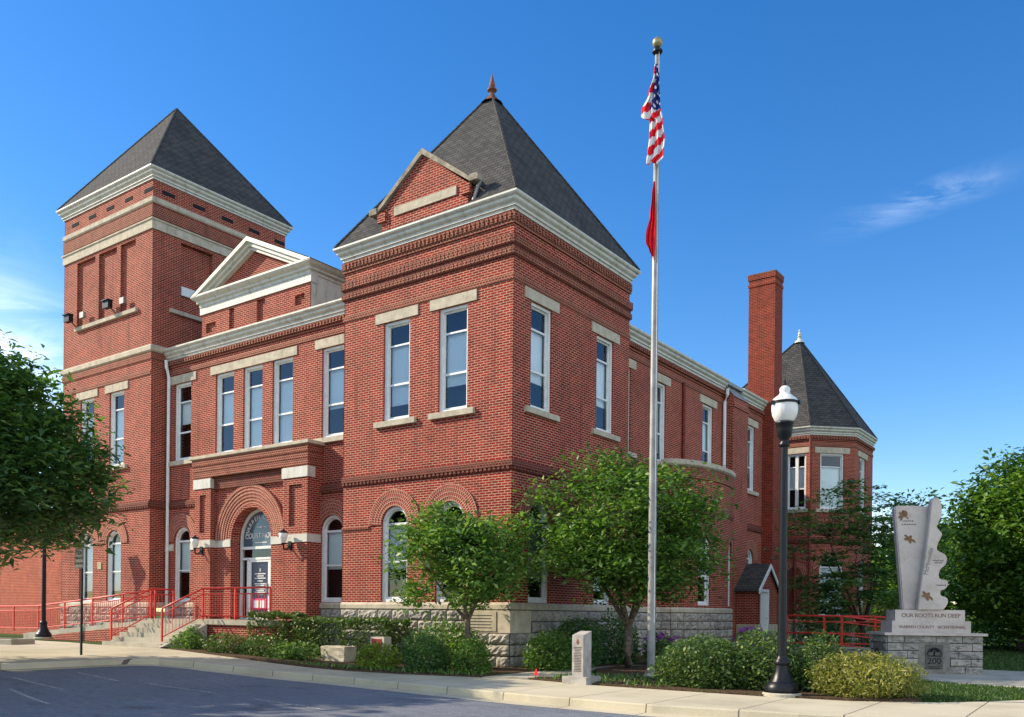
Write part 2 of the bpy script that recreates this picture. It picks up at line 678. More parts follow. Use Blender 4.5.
M['bark'] = plain('bark', (0.16, 0.125, 0.09), 0.95, 0.1, 0.4, 14, 0.8)
M['bark_dark'] = plain('bark_dark', (0.06, 0.05, 0.04), 0.95, 0.1, 0.4, 14, 0.8)
M['purple'] = plain('purple_petals', (0.32, 0.05, 0.42), 0.7, 0.2, 0.2)

t = NT('granite', 0.55, 0.35)
v = t.obj()
f = t.noise(v, 1.3, 5, 0.6)
f2 = t.noise(v, 60, 3, 0.6)
c = t.ramp(f, [(0.3, (0.42, 0.355, 0.30)), (0.55, (0.60, 0.52, 0.45)), (0.8, (0.66, 0.575, 0.49))])
c = t.mix(0.5, c, t.ramp(f2, [(0.35, (0.75, 0.74, 0.75)), (0.65, (1.15, 1.15, 1.15))]), 'MULTIPLY')
f3 = t.noise(v, 2.2, 6, 0.65)
c = t.mix(t.math('MULTIPLY', t.math('SUBTRACT', f3, 0.60), 3.0, True), c, (0.30, 0.17, 0.13))
M['granite'] = t.col(c)

# opal lamp globe
t = NT('opal_glass', 0.25, 0.5)
t.b.inputs['Base Color'].default_value = (0.74, 0.735, 0.69, 1)
t.b.inputs['Subsurface Weight'].default_value = 0.35
t.b.inputs['Subsurface Radius'].default_value = (0.1, 0.1, 0.09)
M['opal'] = t.m

t = NT('asphalt', 0.92, 0.2)
v = t.obj()
big = t.noise(v, 0.16, 6, 0.6)
sp = t.noise(v, 55, 3, 0.7)
md = t.noise(t.obj((0.5, 3, 1)), 0.9, 6, 0.7)
c = t.ramp(big, [(0.3, (0.120, 0.132, 0.158)), (0.7, (0.165, 0.180, 0.212))])
c = t.mix(0.8, c, t.ramp(sp, [(0.32, (0.45, 0.45, 0.46)), (0.5, (1, 1, 1)), (0.72, (2.0, 2.0, 1.95))]), 'MULTIPLY')
c = t.mix(0.7, c, t.ramp(t.noise(t.obj((1.2, 6, 1)), 3.0, 6, 0.75), [(0.32, (0.62, 0.62, 0.64)), (0.5, (1, 1, 1)), (0.7, (1.5, 1.5, 1.48))]), 'MULTIPLY')
c = t.mix(t.math('MULTIPLY', t.math('SUBTRACT', md, 0.52), 2.6, True), c, (0.20, 0.20, 0.20))
vo = t.n('ShaderNodeTexVoronoi', feature='DISTANCE_TO_EDGE')
vo.inputs['Scale'].default_value = 0.28
dv = t.n('ShaderNodeVectorMath', operation='ADD')
nz = t.n('ShaderNodeTexNoise')
nz.inputs['Scale'].default_value = 1.3
nz.inputs['Detail'].default_value = 5
t.l(v, nz.inputs['Vector'])
t.l(v, dv.inputs[0])
t.l(nz.outputs['Color'], dv.inputs[1])
t.l(dv.outputs[0], vo.inputs['Vector'])
oil = t.noise(t.obj((1, 1.6, 1)), 0.75, 3, 0.5)
c = t.mix(t.math('MULTIPLY', t.math('SUBTRACT', oil, 0.60), 4.0, True), c, (0.06, 0.06, 0.064))
t.bump(sp, 0.5, 0.01)
M['asphalt'] = t.col(c)

t = NT('concrete', 0.9, 0.2)
v = t.obj()
big = t.noise(v, 0.5, 7, 0.62)
sp = t.noise(v, 45, 3, 0.6)
c = t.ramp(big, [(0.28, (0.35, 0.31, 0.225)), (0.5, (0.48, 0.43, 0.31)), (0.75, (0.56, 0.50, 0.37))])
c = t.mix(0.5, c, t.ramp(sp, [(0.3, (0.8, 0.8, 0.8)), (0.7, (1.12, 1.12, 1.12))]), 'MULTIPLY')
jb = t.n('ShaderNodeTexBrick')
jb.offset = 0.0
jb.inputs['Scale'].default_value = 1.0
jb.inputs['Mortar Size'].default_value = 0.012
jb.inputs['Brick Width'].default_value = 1.55
jb.inputs['Row Height'].default_value = 40.0
jm = t.n('ShaderNodeMapping')
jm.inputs['Rotation'].default_value = (0, 0, R(-2))
jm.inputs['Location'].default_value = (0.6, 15.0, 0)
jc = t.n('ShaderNodeTexCoord')
t.l(jc.outputs['Object'], jm.inputs['Vector'])
t.l(jm.outputs[0], jb.inputs['Vector'])
c = t.mix(jb.outputs['Fac'], c, (0.12, 0.10, 0.085))
t.bump(sp, 0.25, 0.006)
M['concrete'] = t.col(c)

t = NT('plain_concrete', 0.9, 0.2)
v = t.obj()
big = t.noise(v, 1.1, 7, 0.65)
sp = t.noise(v, 45, 3, 0.6)
c = t.ramp(big, [(0.28, (0.27, 0.245, 0.19)), (0.5, (0.40, 0.37, 0.29)), (0.75, (0.48, 0.44, 0.35))])
c = t.mix(0.5, c, t.ramp(sp, [(0.3, (0.8, 0.8, 0.8)), (0.7, (1.12, 1.12, 1.12))]), 'MULTIPLY')
t.bump(sp, 0.25, 0.006)
M['concrete2'] = t.col(c)

t = NT('mulch', 0.95, 0.1)
v = t.obj()
f = t.noise(v, 22, 5, 0.7)
f2 = t.noise(v, 1.2, 4)
c = t.ramp(f, [(0.3, (0.035, 0.022, 0.014)), (0.55, (0.11, 0.070, 0.042)), (0.78, (0.24, 0.17, 0.11))])
c = t.mix(t.math('MULTIPLY', t.math('SUBTRACT', f2, 0.56), 3.0, True), c, (0.07, 0.085, 0.025))
t.bump(f, 1.0, 0.03)
M['mulch'] = t.col(c)

t = NT('turf', 0.95, 0.1)
v = t.obj()
f = t.noise(v, 18, 5, 0.7)
f2 = t.noise(v, 0.6, 4)
c = t.ramp(f, [(0.3, (0.022, 0.045, 0.010)), (0.7, (0.07, 0.13, 0.028))])
c = t.mix(0.5, c, t.ramp(f2, [(0.3, (0.7, 0.8, 0.7)), (0.7, (1.25, 1.15, 0.9))]), 'MULTIPLY')
t.bump(f, 0.9, 0.03)
M['turf'] = t.col(c)


def worn_paint():
    t = NT('worn_road_paint', 0.8, 0.2)
    v = t.obj()
    f = t.noise(v, 14, 6, 0.75)
    c = t.ramp(f, [(0.42, (0.10, 0.10, 0.10)), (0.56, (0.42, 0.42, 0.41))])
    return t.col(c)


M['road_paint'] = worn_paint()


def leaf(name, stops, trans=0.3, rough=0.5):
    t = NT(name, rough, 0.35)
    g = t.n('ShaderNodeNewGeometry')
    c = t.ramp(g.outputs['Random Per Island'], stops)
    t.col(c)
    tl = t.n('ShaderNodeBsdfTranslucent')
    t.l(t.mix(1.0, c, (1.5, 1.7, 0.6), 'MULTIPLY'), tl.inputs['Color'])
    mx = t.n('ShaderNodeMixShader')
    mx.inputs[0].default_value = trans
    t.l(t.b.outputs[0], mx.inputs[1])
    t.l(tl.outputs[0], mx.inputs[2])
    t.l(mx.outputs[0], t.t.nodes['Material Output'].inputs['Surface'])
    return t.m


M['leaf_dark'] = leaf('dark_leaf', [(0, (0.040, 0.108, 0.046)), (0.6, (0.090, 0.190, 0.060)), (1, (0.21, 0.32, 0.080))])
M['leaf_mid'] = leaf('green_leaf', [(0, (0.052, 0.118, 0.022)), (0.6, (0.108, 0.210, 0.040)), (1, (0.23, 0.34, 0.090))])
M['leaf_bright'] = leaf('bright_leaf', [(0, (0.045, 0.105, 0.018)), (0.6, (0.080, 0.160, 0.028)), (1, (0.13, 0.22, 0.055))], 0.35)
M['leaf_yellow'] = leaf('yellow_leaf', [(0, (0.15, 0.175, 0.035)), (0.6, (0.28, 0.28, 0.065)), (1, (0.42, 0.37, 0.12))], 0.3)
M['leaf_hedge'] = leaf('hedge_leaf', [(0, (0.034, 0.075, 0.020)), (0.6, (0.080, 0.145, 0.034)), (1, (0.18, 0.24, 0.065))], 0.2)
M['leaf_lime'] = leaf('lime_leaf', [(0, (0.13, 0.20, 0.022)), (0.6, (0.21, 0.30, 0.035)), (1, (0.30, 0.38, 0.06))], 0.3)
M['leaf_far'] = leaf('far_leaf', [(0, (0.048, 0.115, 0.018)), (0.6, (0.11, 0.215, 0.030)), (1, (0.20, 0.31, 0.055))], 0.3)
M['grass'] = leaf('grass_blade', [(0, (0.025, 0.060, 0.012)), (0.6, (0.050, 0.105, 0.022)), (1, (0.095, 0.150, 0.035))], 0.3)

# ------------------------------------------------------------------ terrain
def g(x):
    t_ = min(max((-2 - x) / 10, 0), 1)
    return 0.25 * t_ * t_ * (3 - 2 * t_)


def ground_poly(name, pts, h, mat, kind='structure', thick=0.0, parent=None, cuts=True):
    """a flat outline that follows the gentle rise of the ground to the left"""
    bm = bmesh.new()
    vs = [bm.verts.new((x, y, 0)) for x, y in pts]
    bm.faces.new(vs)
    if cuts:
        for i in range(12):
            bmesh.ops.bisect_plane(bm, geom=bm.verts[:] + bm.edges[:] + bm.faces[:],
                                   plane_co=(-2 - i * 10 / 11, 0, 0), plane_no=(1, 0, 0))
    bmesh.ops.recalc_face_normals(bm, faces=bm.faces)
    for f in bm.faces:
        if f.normal.z < 0:
            f.normal_flip()
    if thick:
        r = bmesh.ops.extrude_face_region(bm, geom=bm.faces[:])
        up = [e for e in r['geom'] if isinstance(e, bmesh.types.BMVert)]
        for v_ in bm.verts:
            v_.co.z = -thick
        for v_ in up:
            v_.co.z = 0
    for v_ in bm.verts:
        v_.co.z += h + g(v_.co.x)
    bmesh.ops.triangulate(bm, faces=bm.faces[:])
    bmesh.ops.recalc_face_normals(bm, faces=bm.faces[:])
    me = bpy.data.meshes.new(name)
    bm.to_mesh(me)
    bm.free()
    me.materials.append(mat)
    o = bpy.data.objects.new(name, me)
    COL.objects.link(o)
    if kind:
        o['kind'] = kind
    if parent:
        o.parent = parent
    return o


ground_poly('ground', [(-900, -900), (900, -900), (900, 900), (-900, 900)], -0.32, M['turf'])
ground_poly('street', [(-90, -60), (90, -60), (90, -3.0), (-90, -3.0)], -0.15, M['asphalt'])
kerb = [(-8.12, -40), (-8.12, -9.6), (-8.25, -7.2), (-8.15, -6.2), (-7.75, -5.62), (-7.0, -5.36), (-6.3, -5.25),
        (-4.48, -5.14), (-2.5, -5.18), (-0.67, -5.34), (2.42, -5.78), (4.94, -6.1), (7.48, -6.18), (9.82, -5.85), (12.5, -5.0), (16, -3.2), (30, 6)]
back = [(40, 14), (13.6, 12.5), (13.2, 2.0), (12.75, 0.3), (12.35, -0.7), (11.8, -1.6), (11.2, -2.35), (9.9, -3.2), (8.3, -3.4), (4.9, -3.35), (2.47, -2.95), (0.6, -3.45),
        (-0.62, -3.7), (-2.3, -3.8), (-3.9, -3.75), (-5.5, -3.65), (-7.2, -3.5), (-9.5, -3.3), (-11.9, -2.9), (-16, -2.75), (-19, -2.3), (-34, -1.8), (-34, -40)]
ground_poly('sidewalk', kerb + back, 0.0, M['concrete'], thick=0.3)
# kerb stone: a separate lip along the street edge with gutter in front
mbk = MB()
mbg = MB()
kp = kerb[1:]
fine = []
for a, b in zip(kp[:-1], kp[1:]):
    n_ = max(1, int(math.dist(a, b) / 0.6))
    fine += [(a[0] + (b[0] - a[0]) * i / n_, a[1] + (b[1] - a[1]) * i / n_) for i in range(n_)]
fine.append(kp[-1])


def strip(mb, path, prof):
    P = [Vector(p) for p in path]
    nn = []
    for i in range(len(P)):
        d = (P[min(i + 1, len(P) - 1)] - P[max(i - 1, 0)]).normalized()
        nn.append(Vector((d.y, -d.x)))
    for i in range(len(P) - 1):
        for (d0, z0), (d1, z1) in zip(prof[:-1], prof[1:]):
            q = []
            for k, d, z in ((i, d0, z0), (i + 1, d0, z0), (i + 1, d1, z1), (i, d1, z1)):
                p = P[k] + nn[k] * d
                q.append((p.x, p.y, z + g(p.x)))
            mb.poly(q)


strip(mbk, fine, [(-0.16, 0.0), (-0.15, 0.006), (0.012, 0.006), (0.03, -0.02), (0.045, -0.15)])
strip(mbg, fine, [(0.04, -0.138), (0.46, -0.146)])
set_org((0, 0, 0))
tag(mbk.build('kerb', M['concrete']), kind='structure')
tag(mbg.build('gutter', M['concrete']), kind='structure')
mbl = MB()
for a, b in (((-4.4, -11.1), (-1.2, -11.9)), ((-6.9, -8.4), (-4.6, -8.65)), ((-3.9, -8.4), (-0.9, -8.75)), ((-6.4, -10.1), (-3.6, -10.4)),
             ((0.6, -9.0), (3.0, -9.4))):
    a, b = Vector(a), Vector(b)
    d = (b - a).normalized()
    nrm = Vector((-d.y, d.x)) * 0.04
    k_ = 12
    for i in range(k_):
        p, q = a.lerp(b, i / k_), a.lerp(b, (i + 1) / k_)
        mbl.poly([(w.x, w.y, g(w.x) - 0.145) for w in (p - nrm, q - nrm, q + nrm, p + nrm)])
mbl.build('road_marking', M['road_paint'], bpy.data.objects['street'])
ground_poly('lawn', [(-9.5, -3.25), (-5.5, -3.6), (-2.3, -3.75), (0.6, -3.42), (2.47, -2.92), (4.9, -3.32), (8.3, -3.37), (9.9, -3.17), (11.2, -2.32), (11.8, -1.57),
                     (12.3, -0.7), (12.7, 0.3), (13.1, 2.0), (13.5, 12.5), (70, 20), (200, 300), (-200, 300), (-60, 20), (-40, -1.5), (-19, -2.2), (-16, -2.7), (-11.9, -2.85)],
            -0.02, M['turf'], thick=0.25)
ground_poly('mulch_bed', [(-11.8, -2.8), (-9.4, -3.2), (-7.2, -3.42), (-5.5, -3.57), (-3.9, -3.67), (-2.3, -3.7), (-0.62, -3.62), (0.6, -3.36), (1.5, -3.12), (1.3, -1.6), (1.2, 0.5), (1.6, 3.5), (2.4, 6), (1.8, 16.5),
                          (-0.9, 16.5), (-0.9, 6.7), (-0.05, 6.6), (-0.05, 0), (-6.5, -0.05), (-6.6, 0.7), (-8.4, 0.6), (-8.4, -1.3), (-11.8, -1.3)], 0.03, M['mulch'], thick=0.06)
ground_poly('mulch_bed', [(2.6, -2.85), (4.9, -3.25), (8.3, -3.3), (9.9, -3.1), (10.9, -2.4), (10.6, -1.2), (8.8, -0.2), (6.5, -0.6), (5.2, 0.8), (4.3, 3.6), (2.9, 4.4), (1.7, 3.0), (2.0, 1.2), (3.2, -0.6)],
            0.03, M['mulch'], thick=0.06)
ground_poly('walkway', [(1.55, -3.2), (2.47, -2.95), (3.1, -2.6), (2.9, -0.8), (1.9, 0.9), (1.75, 3.2), (3.0, 5.5), (4.6, 7.2), (6.4, 7.0), (7.6, 5.4), (8.6, 4.4), (10.2, 3.0), (13.3, 2.2), (13.45, 9.2), (10.3, 9.4),
                        (8.4, 9.2), (6.2, 8.8), (4.4, 8.6), (2.6, 7.0), (1.3, 4.0), (1.2, 0.8), (1.35, -1.6)], 0.012, M['concrete2'], thick=0.1)

# ------------------------------------------------------------------ the courthouse
Z_WT, Z_BET = 1.80, 5.75
house = thing('courthouse', (-10.0, 8.0, 0.0), 'red brick Victorian courthouse with pyramid-roofed corner towers and white cornices', 'courthouse')
d1, s1 = 0.711, -0.98

CT = [(-6.6, 0), (0, 0), (0, 6.6), (-6.6, 6.6)]             # near corner tower plan
LT = [(-24.0, 0), (-17.34, 0), (-17.34, 6.45), (-24.0, 6.45)]   # entrance end tower plan
FRC, FRS = front(0.0), side(0.0)
FRW, SRW = front(d1), side(s1)
SLT = side(-17.34)
W2 = dict(w=1.08, z0=7.30, z1=10.33)
W1 = dict(w=1.08, z0=1.82, z1=4.72, arch=True)


def add_window(fr, uc, w, z0, z1, arch=False, blind=0.45, rails=None, sill=True, lintel=True, dbl=False, lw=0.33, recess=0.07):
    """window > sash, pane, blind, sill, lintel"""
    op = opening(uc, w, z0, z1, arch)
    c = 0.085
    inn = opening(uc, w - 2 * c, z0 + c, z1 - c, arch)
    mb = MB()
    ring(mb, fr, op, inn, -0.24, -recess)
    wn_ = mb.build('window', M['white'], house)
    if rails is None:
        rails = ((9.62, .05), (8.43, .06)) if not arch else ((4.19, .07), (3.05, .06))
    s = 0.045
    inn2 = opening(uc, w - 2 * c - 2 * s, z0 + c + s * 1.6, z1 - c - s, arch)
    mb = MB()
    ring(mb, fr, inn, inn2, -0.20, -0.155)
    for zr, t_ in rails:
        mb.obox(fr, uc - w / 2 + c + s * .9, uc + w / 2 - c - s * .9, zr - t_ / 2, zr + t_ / 2, -0.20, -0.145)
    if dbl:
        mb.obox(fr, uc - 0.08, uc + 0.08, z0 + c, z1 - c, -0.21, -0.11)
    mb.build('sash', M['white'], wn_)
    mb = MB()
    pts = [fr(a, b, -0.185) for a, b in opening(uc, w - 2 * c - .02, z0 + c + .01, z1 - c - .01, arch)]
    mb.poly(pts)
    mb.build('pane', M['glass'], wn_)
    if blind > 0:
        mb = MB()
        ztop = rails[0][0]
        zb = ztop - (ztop - z0) * blind
        mb.obox(fr, uc - w / 2 + c, uc + w / 2 - c, zb, ztop, -0.30, -0.285)
        mb.obox(fr, uc - w / 2 + c, uc + w / 2 - c, zb - 0.03, zb, -0.305, -0.28)
        mb.build('blind', M['blind'], wn_)
    if sill:
        mb = MB()
        mb.obox(fr, uc - w / 2 - lw * .9, uc + w / 2 + lw * .9, z0 - 0.16, z0 + 0.005, -0.12, 0.11)
        mb.build('sill', M['stone'], wn_)
    if lintel and not arch:
        mb = MB()
        mb.obox(fr, uc - w / 2 - lw, uc + w / 2 + lw, z1 + 0.004, z1 + 0.31, -0.10, 0.035)
        mb.build('lintel', M['stone'], wn_)
    return wn_


def arch_hood(fr, uc, zs, r0, r1, depth=0.05):
    mb = MB()
    n_ = max(2, int(round((r1 - r0) / 0.115)))
    st = (r1 - r0) / n_
    for k in range(n_):
        arch_ring(mb, fr, uc, zs, r0 + k * st, r0 + (k + 1) * st, -0.04, depth * (0.35 + 0.65 * (k + 1) / n_))
    return mb.build('window_arch', M['brick_arch'], house)


rock_rng = random.Random(5)


def rock_wall(fr, u0, u1, z0, z1, parent, mat, rows=None, bw=0.62, bulge=0.07, skip=None, name='foundation', grow=None):
    """rock-faced ashlar: every block has its own bulging rough face"""
    mb = MB()
    h = z1 - z0
    rows = rows or max(1, round(h / 0.30))
    rh = h / rows
    mb.cur = 1
    mb.obox(fr, u0, u1, z0, z1, -0.3, 0.0)
    mb.cur = 0
    for r in range(rows):
        za, zb = z0 + r * rh + 0.012, z0 + (r + 1) * rh - 0.012
        u = u0
        first = True
        while u < u1 - 0.05:
            w = bw * rock_rng.uniform(0.7, 1.45)
            if first and r % 2:
                w *= 0.55
            first = False
            if u + w > u1 - 0.25:
                w = u1 - u
            ua, ub = u + 0.010, u + w - 0.010
            u += w
            if skip and ub > skip[0] and ua < skip[1] and zb > skip[2] and za < skip[3]:
                if ua < skip[0] - 0.12:
                    ub = skip[0] - 0.01
                elif ub > skip[1] + 0.12:
                    ua = skip[1] + 0.01
                else:
                    continue
            nx, nz = max(4, int((ub - ua) / 0.075)), 5
            hgt = {}
            tx, tz = rock_rng.uniform(-.5, .5), rock_rng.uniform(-.5, .5)
            for i in range(nx + 1):
                for j in range(nz + 1):
                    a, b = i / nx, j / nz
                    edge = min(a * nx, (1 - a) * nx, b * nz, (1 - b) * nz)
                    e = min(1.0, edge / 1.1)
                    d = 0.022 + e * (bulge * (0.55 + 0.5 * tx * (a - .5) + 0.6 * tz * (b - .5)) + rock_rng.uniform(-0.03, 0.03))
                    hgt[i, j] = fr(ua + (ub - ua) * a, za + (zb - za) * b, d)
            for i in range(nx):
                for j in range(nz):
                    mb.poly([hgt[i, j], hgt[i + 1, j], hgt[i + 1, j + 1], hgt[i, j + 1]])
            c0, c1, c2, c3 = (fr(ua, za, 0.0), fr(ub, za, 0.0), fr(ub, zb, 0.0), fr(ua, zb, 0.0))
            mb.poly([c0, c1] + [hgt[i, 0] for i in range(nx, -1, -1)])
            mb.poly([c2, c3] + [hgt[i, nz] for i in range(0, nx + 1)])
            mb.poly([c3, c0] + [hgt[0, j] for j in range(0, nz + 1)])
            mb.poly([c1, c2] + [hgt[nx, j] for j in range(nz, -1, -1)])
    return mb.build(name, [mat, M['joint']], parent, merge=True)


def dentils(path, z0, z1, d0, d1, pitch, w, name, mat, closed=False):
    mb = MB()
    n_ = len(path)
    for i in range(n_ if closed else n_ - 1):
        a, b = Vector(path[i]), Vector(path[(i + 1) % n_])
        L = (b - a).length
        t_ = (b - a) / L
        fr = Fr(a, t_, (t_.y, -t_.x))
        k_ = int(L / pitch)
        st_ = L / k_
        us_ = [(0.0, d0 + .002)]
        for j in range(k_):
            u = (j + 0.5) * st_
            us_ += [(u - w / 2, d0 + .002), (u - w / 2, d1), (u + w / 2, d1), (u + w / 2, d0 + .002)]
        us_.append((L, d0 + .002))
        for (ua, da), (ub, db) in zip(us_[:-1], us_[1:]):
            mb.poly([fr(ua, z0, da), fr(ub, z0, db), fr(ub, z1, db), fr(ua, z1, da)])
            if da == db == d1:
                for zz in (z0, z1):
                    mb.poly([fr(ua, zz, d1), fr(ub, zz, d1), fr(ub, zz, d0), fr(ua, zz, d0)])
    return mb.build(name, mat, house, merge=True)


def band(path, prof, name, mat, closed=False, smooth=False):
    mb = MB()
    mb.sweep(path, prof, closed)
    return mb.build(name, mat, house)


# --- walls with their openings
cw = [(-4.33, W2), (-2.12, W2)]
mb = MB()
holes = [opening(u, **W2) for u in (-4.33, -2.12)] + [opening(u, **W1) for u in (-4.35, -2.17)]
wall(mb, FRC, rect(-6.6, 0, 1.6, 12.7), holes)
holes = [opening(u, **W2) for u in (1.42, 5.05)] + [opening(u, **W1) for u in (1.40, 5.0)]
wall(mb, FRS, rect(0, 6.6, 1.6, 12.7), holes)
mb.obox(front(6.6), -6.6, 0, 1.6, 12.7, -0.02, 0.0)
mb.obox(side(-6.6), 0, 6.6, 1.6, 12.7, 0.0, 0.02)
mb.build('tower_wall', M['brick'], house)

mb = MB()
holes = [opening(u, **W2) for u in (-16.3, -13.68, -12.05, -10.42, -7.87)] + [opening(u, **W1) for u in (-16.25, -7.86)]
PORT = opening(-11.61, 2.22, 1.0, 5.18, True)
wall(mb, FRW, rect(-17.34, -6.6, 1.6, 11.4), holes + [opening(-11.61, 2.22, 1.6, 5.18, True)])
mb.build('wing_wall', M['brick'], house)

mb = MB()
holes = [opening(u, **W2) for u in (8.05, 10.87, 15.35, 20.2)]
holes += [opening(20.2, 1.0, 1.82, 4.6, True)]
wall(mb, SRW, rect(6.6, 22.7, 0.0, 11.5), holes)
mb.box(-6.0, s1 - .01, 22.69, 22.72, 0, 11.4)
mb.box(-6.02, -6.0, 22.7, 28.4, 0, 11.4)
mb.build('wing_wall', M['brick'], house)

mb = MB()
holes = [opening(u, **W2) for u in (-22.02, -19.76)] + [opening(u, **W1) for u in (-22.0, -19.88)]
PANELS = [(-22.93, -21.50), (-21.22, -19.86), (-19.58, -18.50)]
holes += [rect(a, b, 13.42, 16.2) for a, b in PANELS]
FLT = front(0.0)
wall(mb, FLT, rect(-24.0, -17.34, 1.6, 18.4), holes, 0.12)
for a, b in PANELS:
    mb.poly([FLT(a, 13.42, -0.12), FLT(b, 13.42, -0.12), FLT(b, 16.2, -0.12), FLT(a, 16.2, -0.12)])
holes = [rect(1.25, 2.72, 13.42, 16.2), rect(3.2, 4.6, 13.42, 16.2)]
wall(mb, SLT, rect(0, 6.45, 1.6, 18.4), holes, 0.18)
for a, b in ((1.25, 2.72), (3.2, 4.6)):
    mb.poly([SLT(a, 13.42, -0.18), SLT(b, 13.42, -0.18), SLT(b, 16.2, -0.18), SLT(a, 16.2, -0.18)])
mb.obox(front(6.45), -24, -17.34, 1.6, 18.4, -0.02, 0.0)
mb.obox(side(-24.0), 0, 6.45, 1.6, 18.4, 0.0, 0.02)
mb.build('tower_wall', M['brick'], house)
# low wing beyond the entrance tower
mb = MB()
FLOW = front(1.5)
wall(mb, FLOW, rect(-38, -24.0, 0.0, 6.1), [])
mb.obox(FLOW, -38, -24.02, 6.1, 6.25, -6, 0.12)
mb.obox(FLOW, -25.5, -24.02, 0.0, 6.1, 0.0, 0.16)
mb.build('low_wing_wall', M['brick_low'], house)
# rear walls and flat decks, so that the rooms are dark and closed
mb = MB()
mb.box(-24.0, -8.0, 29.0, 29.2, 0, 11.4)
mb.box(-24.0, -23.8, 6.7, 29.0, 0, 11.4)
mb.build('rear_wall', M['brick'], house)
mb = MB()
mb.box(-23.9, -1.0, 0.75, 22.68, 11.42, 11.5)
mb.box(-23.9, -6.05, 22.68, 29.0, 11.42, 11.5)
mb.build('roof_deck', M['shingle'], house)
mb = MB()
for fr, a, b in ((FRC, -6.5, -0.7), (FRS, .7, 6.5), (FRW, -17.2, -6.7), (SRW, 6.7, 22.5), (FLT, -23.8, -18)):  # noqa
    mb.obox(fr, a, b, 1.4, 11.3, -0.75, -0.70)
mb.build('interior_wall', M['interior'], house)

# --- windows
add_window(FRC, -4.33, **W2, blind=0.76)
add_window(FRC, -2.12, **W2, blind=0.64)
add_window(FRC, -4.35, **W1, blind=0.56, sill=False)
add_window(FRC, -2.17, **W1, blind=0.55, sill=False)
add_window(FRS, 1.42, **W2, blind=0.62)
add_window(FRS, 5.05, **W2, blind=0.60)
add_window(FRS, 1.40, **W1, blind=0.7, sill=False)
add_window(FRS, 5.00, **W1, blind=0.8, sill=False)
for u, bl in ((-16.3, 0.35), (-7.87, 0.55)):
    add_window(FRW, u, **W2, blind=bl, lw=0.32)
for u, bl in ((-13.68, 0.5), (-12.05, 1.0), (-10.42, 0.99)):
    add_window(FRW, u, **W2, blind=bl, lintel=False, sill=False)
add_window(FRW, -16.25, **W1, blind=0.5, sill=False)
add_window(FRW, -7.86, **W1, blind=0.52, sill=False)
for u, bl in ((8.05, 0.8), (10.87, 0.8), (15.35, 0.5), (20.2, 0.6)):
    add_window(SRW, u, **W2, blind=bl)
add_window(SRW, 20.2, 1.0, 1.82, 4.6, True, blind=0.5)
for u, bl in ((-22.02, 0.6), (-19.76, 0.9)):
    add_window(FLT, u, **W2, blind=bl, lw=0.30)
for u in (-22.0, -19.88):
    add_window(FLT, u, **W1, blind=0.8, sill=False)
mb = MB()
mb.obox(FRW, -14.52, -9.66, 10.335, 10.64, -0.1, 0.035)
mb.build('lintel', M['stone'], house)

# --- brick arches over the ground floor windows
for fr, u in ((FRC, -4.35), (FRC, -2.17), (FRS, 1.40), (FRS, 5.0), (FRW, -16.25), (FRW, -7.86), (FLT, -22.0), (FLT, -19.88)):
    arch_hood(fr, u, 4.18, 0.545, 1.04)
arch_hood(SRW, 20.2, 4.1, 0.505, 0.95)

# --- near corner tower: bands, cornice, roof, dormer, finial
band(CT, [(0, 12.2), (.05, 12.2), (.05, 12.28), (.07, 12.30), (.07, 12.52), (.02, 12.55)], 'brick_cornice', M['brick_mid'], True)
dentils(CT, 12.30, 12.48, .07, .10, 0.155, 0.085, 'dentil_course', M['brick_mid'], True)
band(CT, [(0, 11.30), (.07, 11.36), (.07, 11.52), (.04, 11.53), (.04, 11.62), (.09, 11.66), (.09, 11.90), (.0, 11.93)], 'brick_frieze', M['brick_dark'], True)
dentils(CT, 11.67, 11.89, .092, .104, 0.155, 0.085, 'dentil_course', M['brick_mid'], True)
dentils(CT, 11.37, 11.51, .070, .083, 0.155, 0.085, 'dentil_course', M['brick_mid'], True)
band(CT, [(0, 10.66), (.035, 10.68), (.035, 10.84), (0, 10.86)], 'belt_course', M['brick_mid'], True)
CORN = [(0, 12.56), (.05, 12.56), (.05, 12.64), (.10, 12.65), (.10, 12.72), (.17, 12.77), (.19, 12.80), (.19, 12.86), (.25, 12.89), (.277, 12.93), (.277, 12.98), (.20, 13.0), (0, 13.02)]
band(CT, CORN, 'cornice', M['trim'], True)


def belt(path, closed=False):
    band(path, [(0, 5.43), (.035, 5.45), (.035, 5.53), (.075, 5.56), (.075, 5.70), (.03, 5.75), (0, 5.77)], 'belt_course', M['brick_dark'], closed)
    dentils(path, 5.47, 5.56, .035, .07, 0.155, 0.08, 'dentil_course', M['brick_dark'], closed)


belt(CT[:3])
TB = [(0, 4.06), (.045, 4.08), (.045, 4.15), (0, 4.17)]
for a, b in ((-6.6, -5.40), (-0.0, 0.0)):
    if b - a > .1:
        band([(a, 0), (b, 0)], TB, 'impost_band', M['brick_mid'])
band([(0, 2.44), (0, 3.96)], TB, 'impost_band', M['brick_mid'])
WT = [(0.0, 1.60), (.06, 1.62), (.06, 1.74), (.03, 1.79), (0, 1.81)]
band(CT[:3], WT, 'water_table', M['stone'])
rock_wall(FRC, -6.6, 0.0, 0.0, 1.6, house, M['rock'], rows=5, skip=(-1.56, 0.1, 0.97, 1.6), bulge=0.10)
rock_wall(FRS, 0.0, 6.6, 0.0, 1.6, house, M['rock'], rows=5, skip=(-0.1, 0.97, 0.97, 1.6), bulge=0.10)
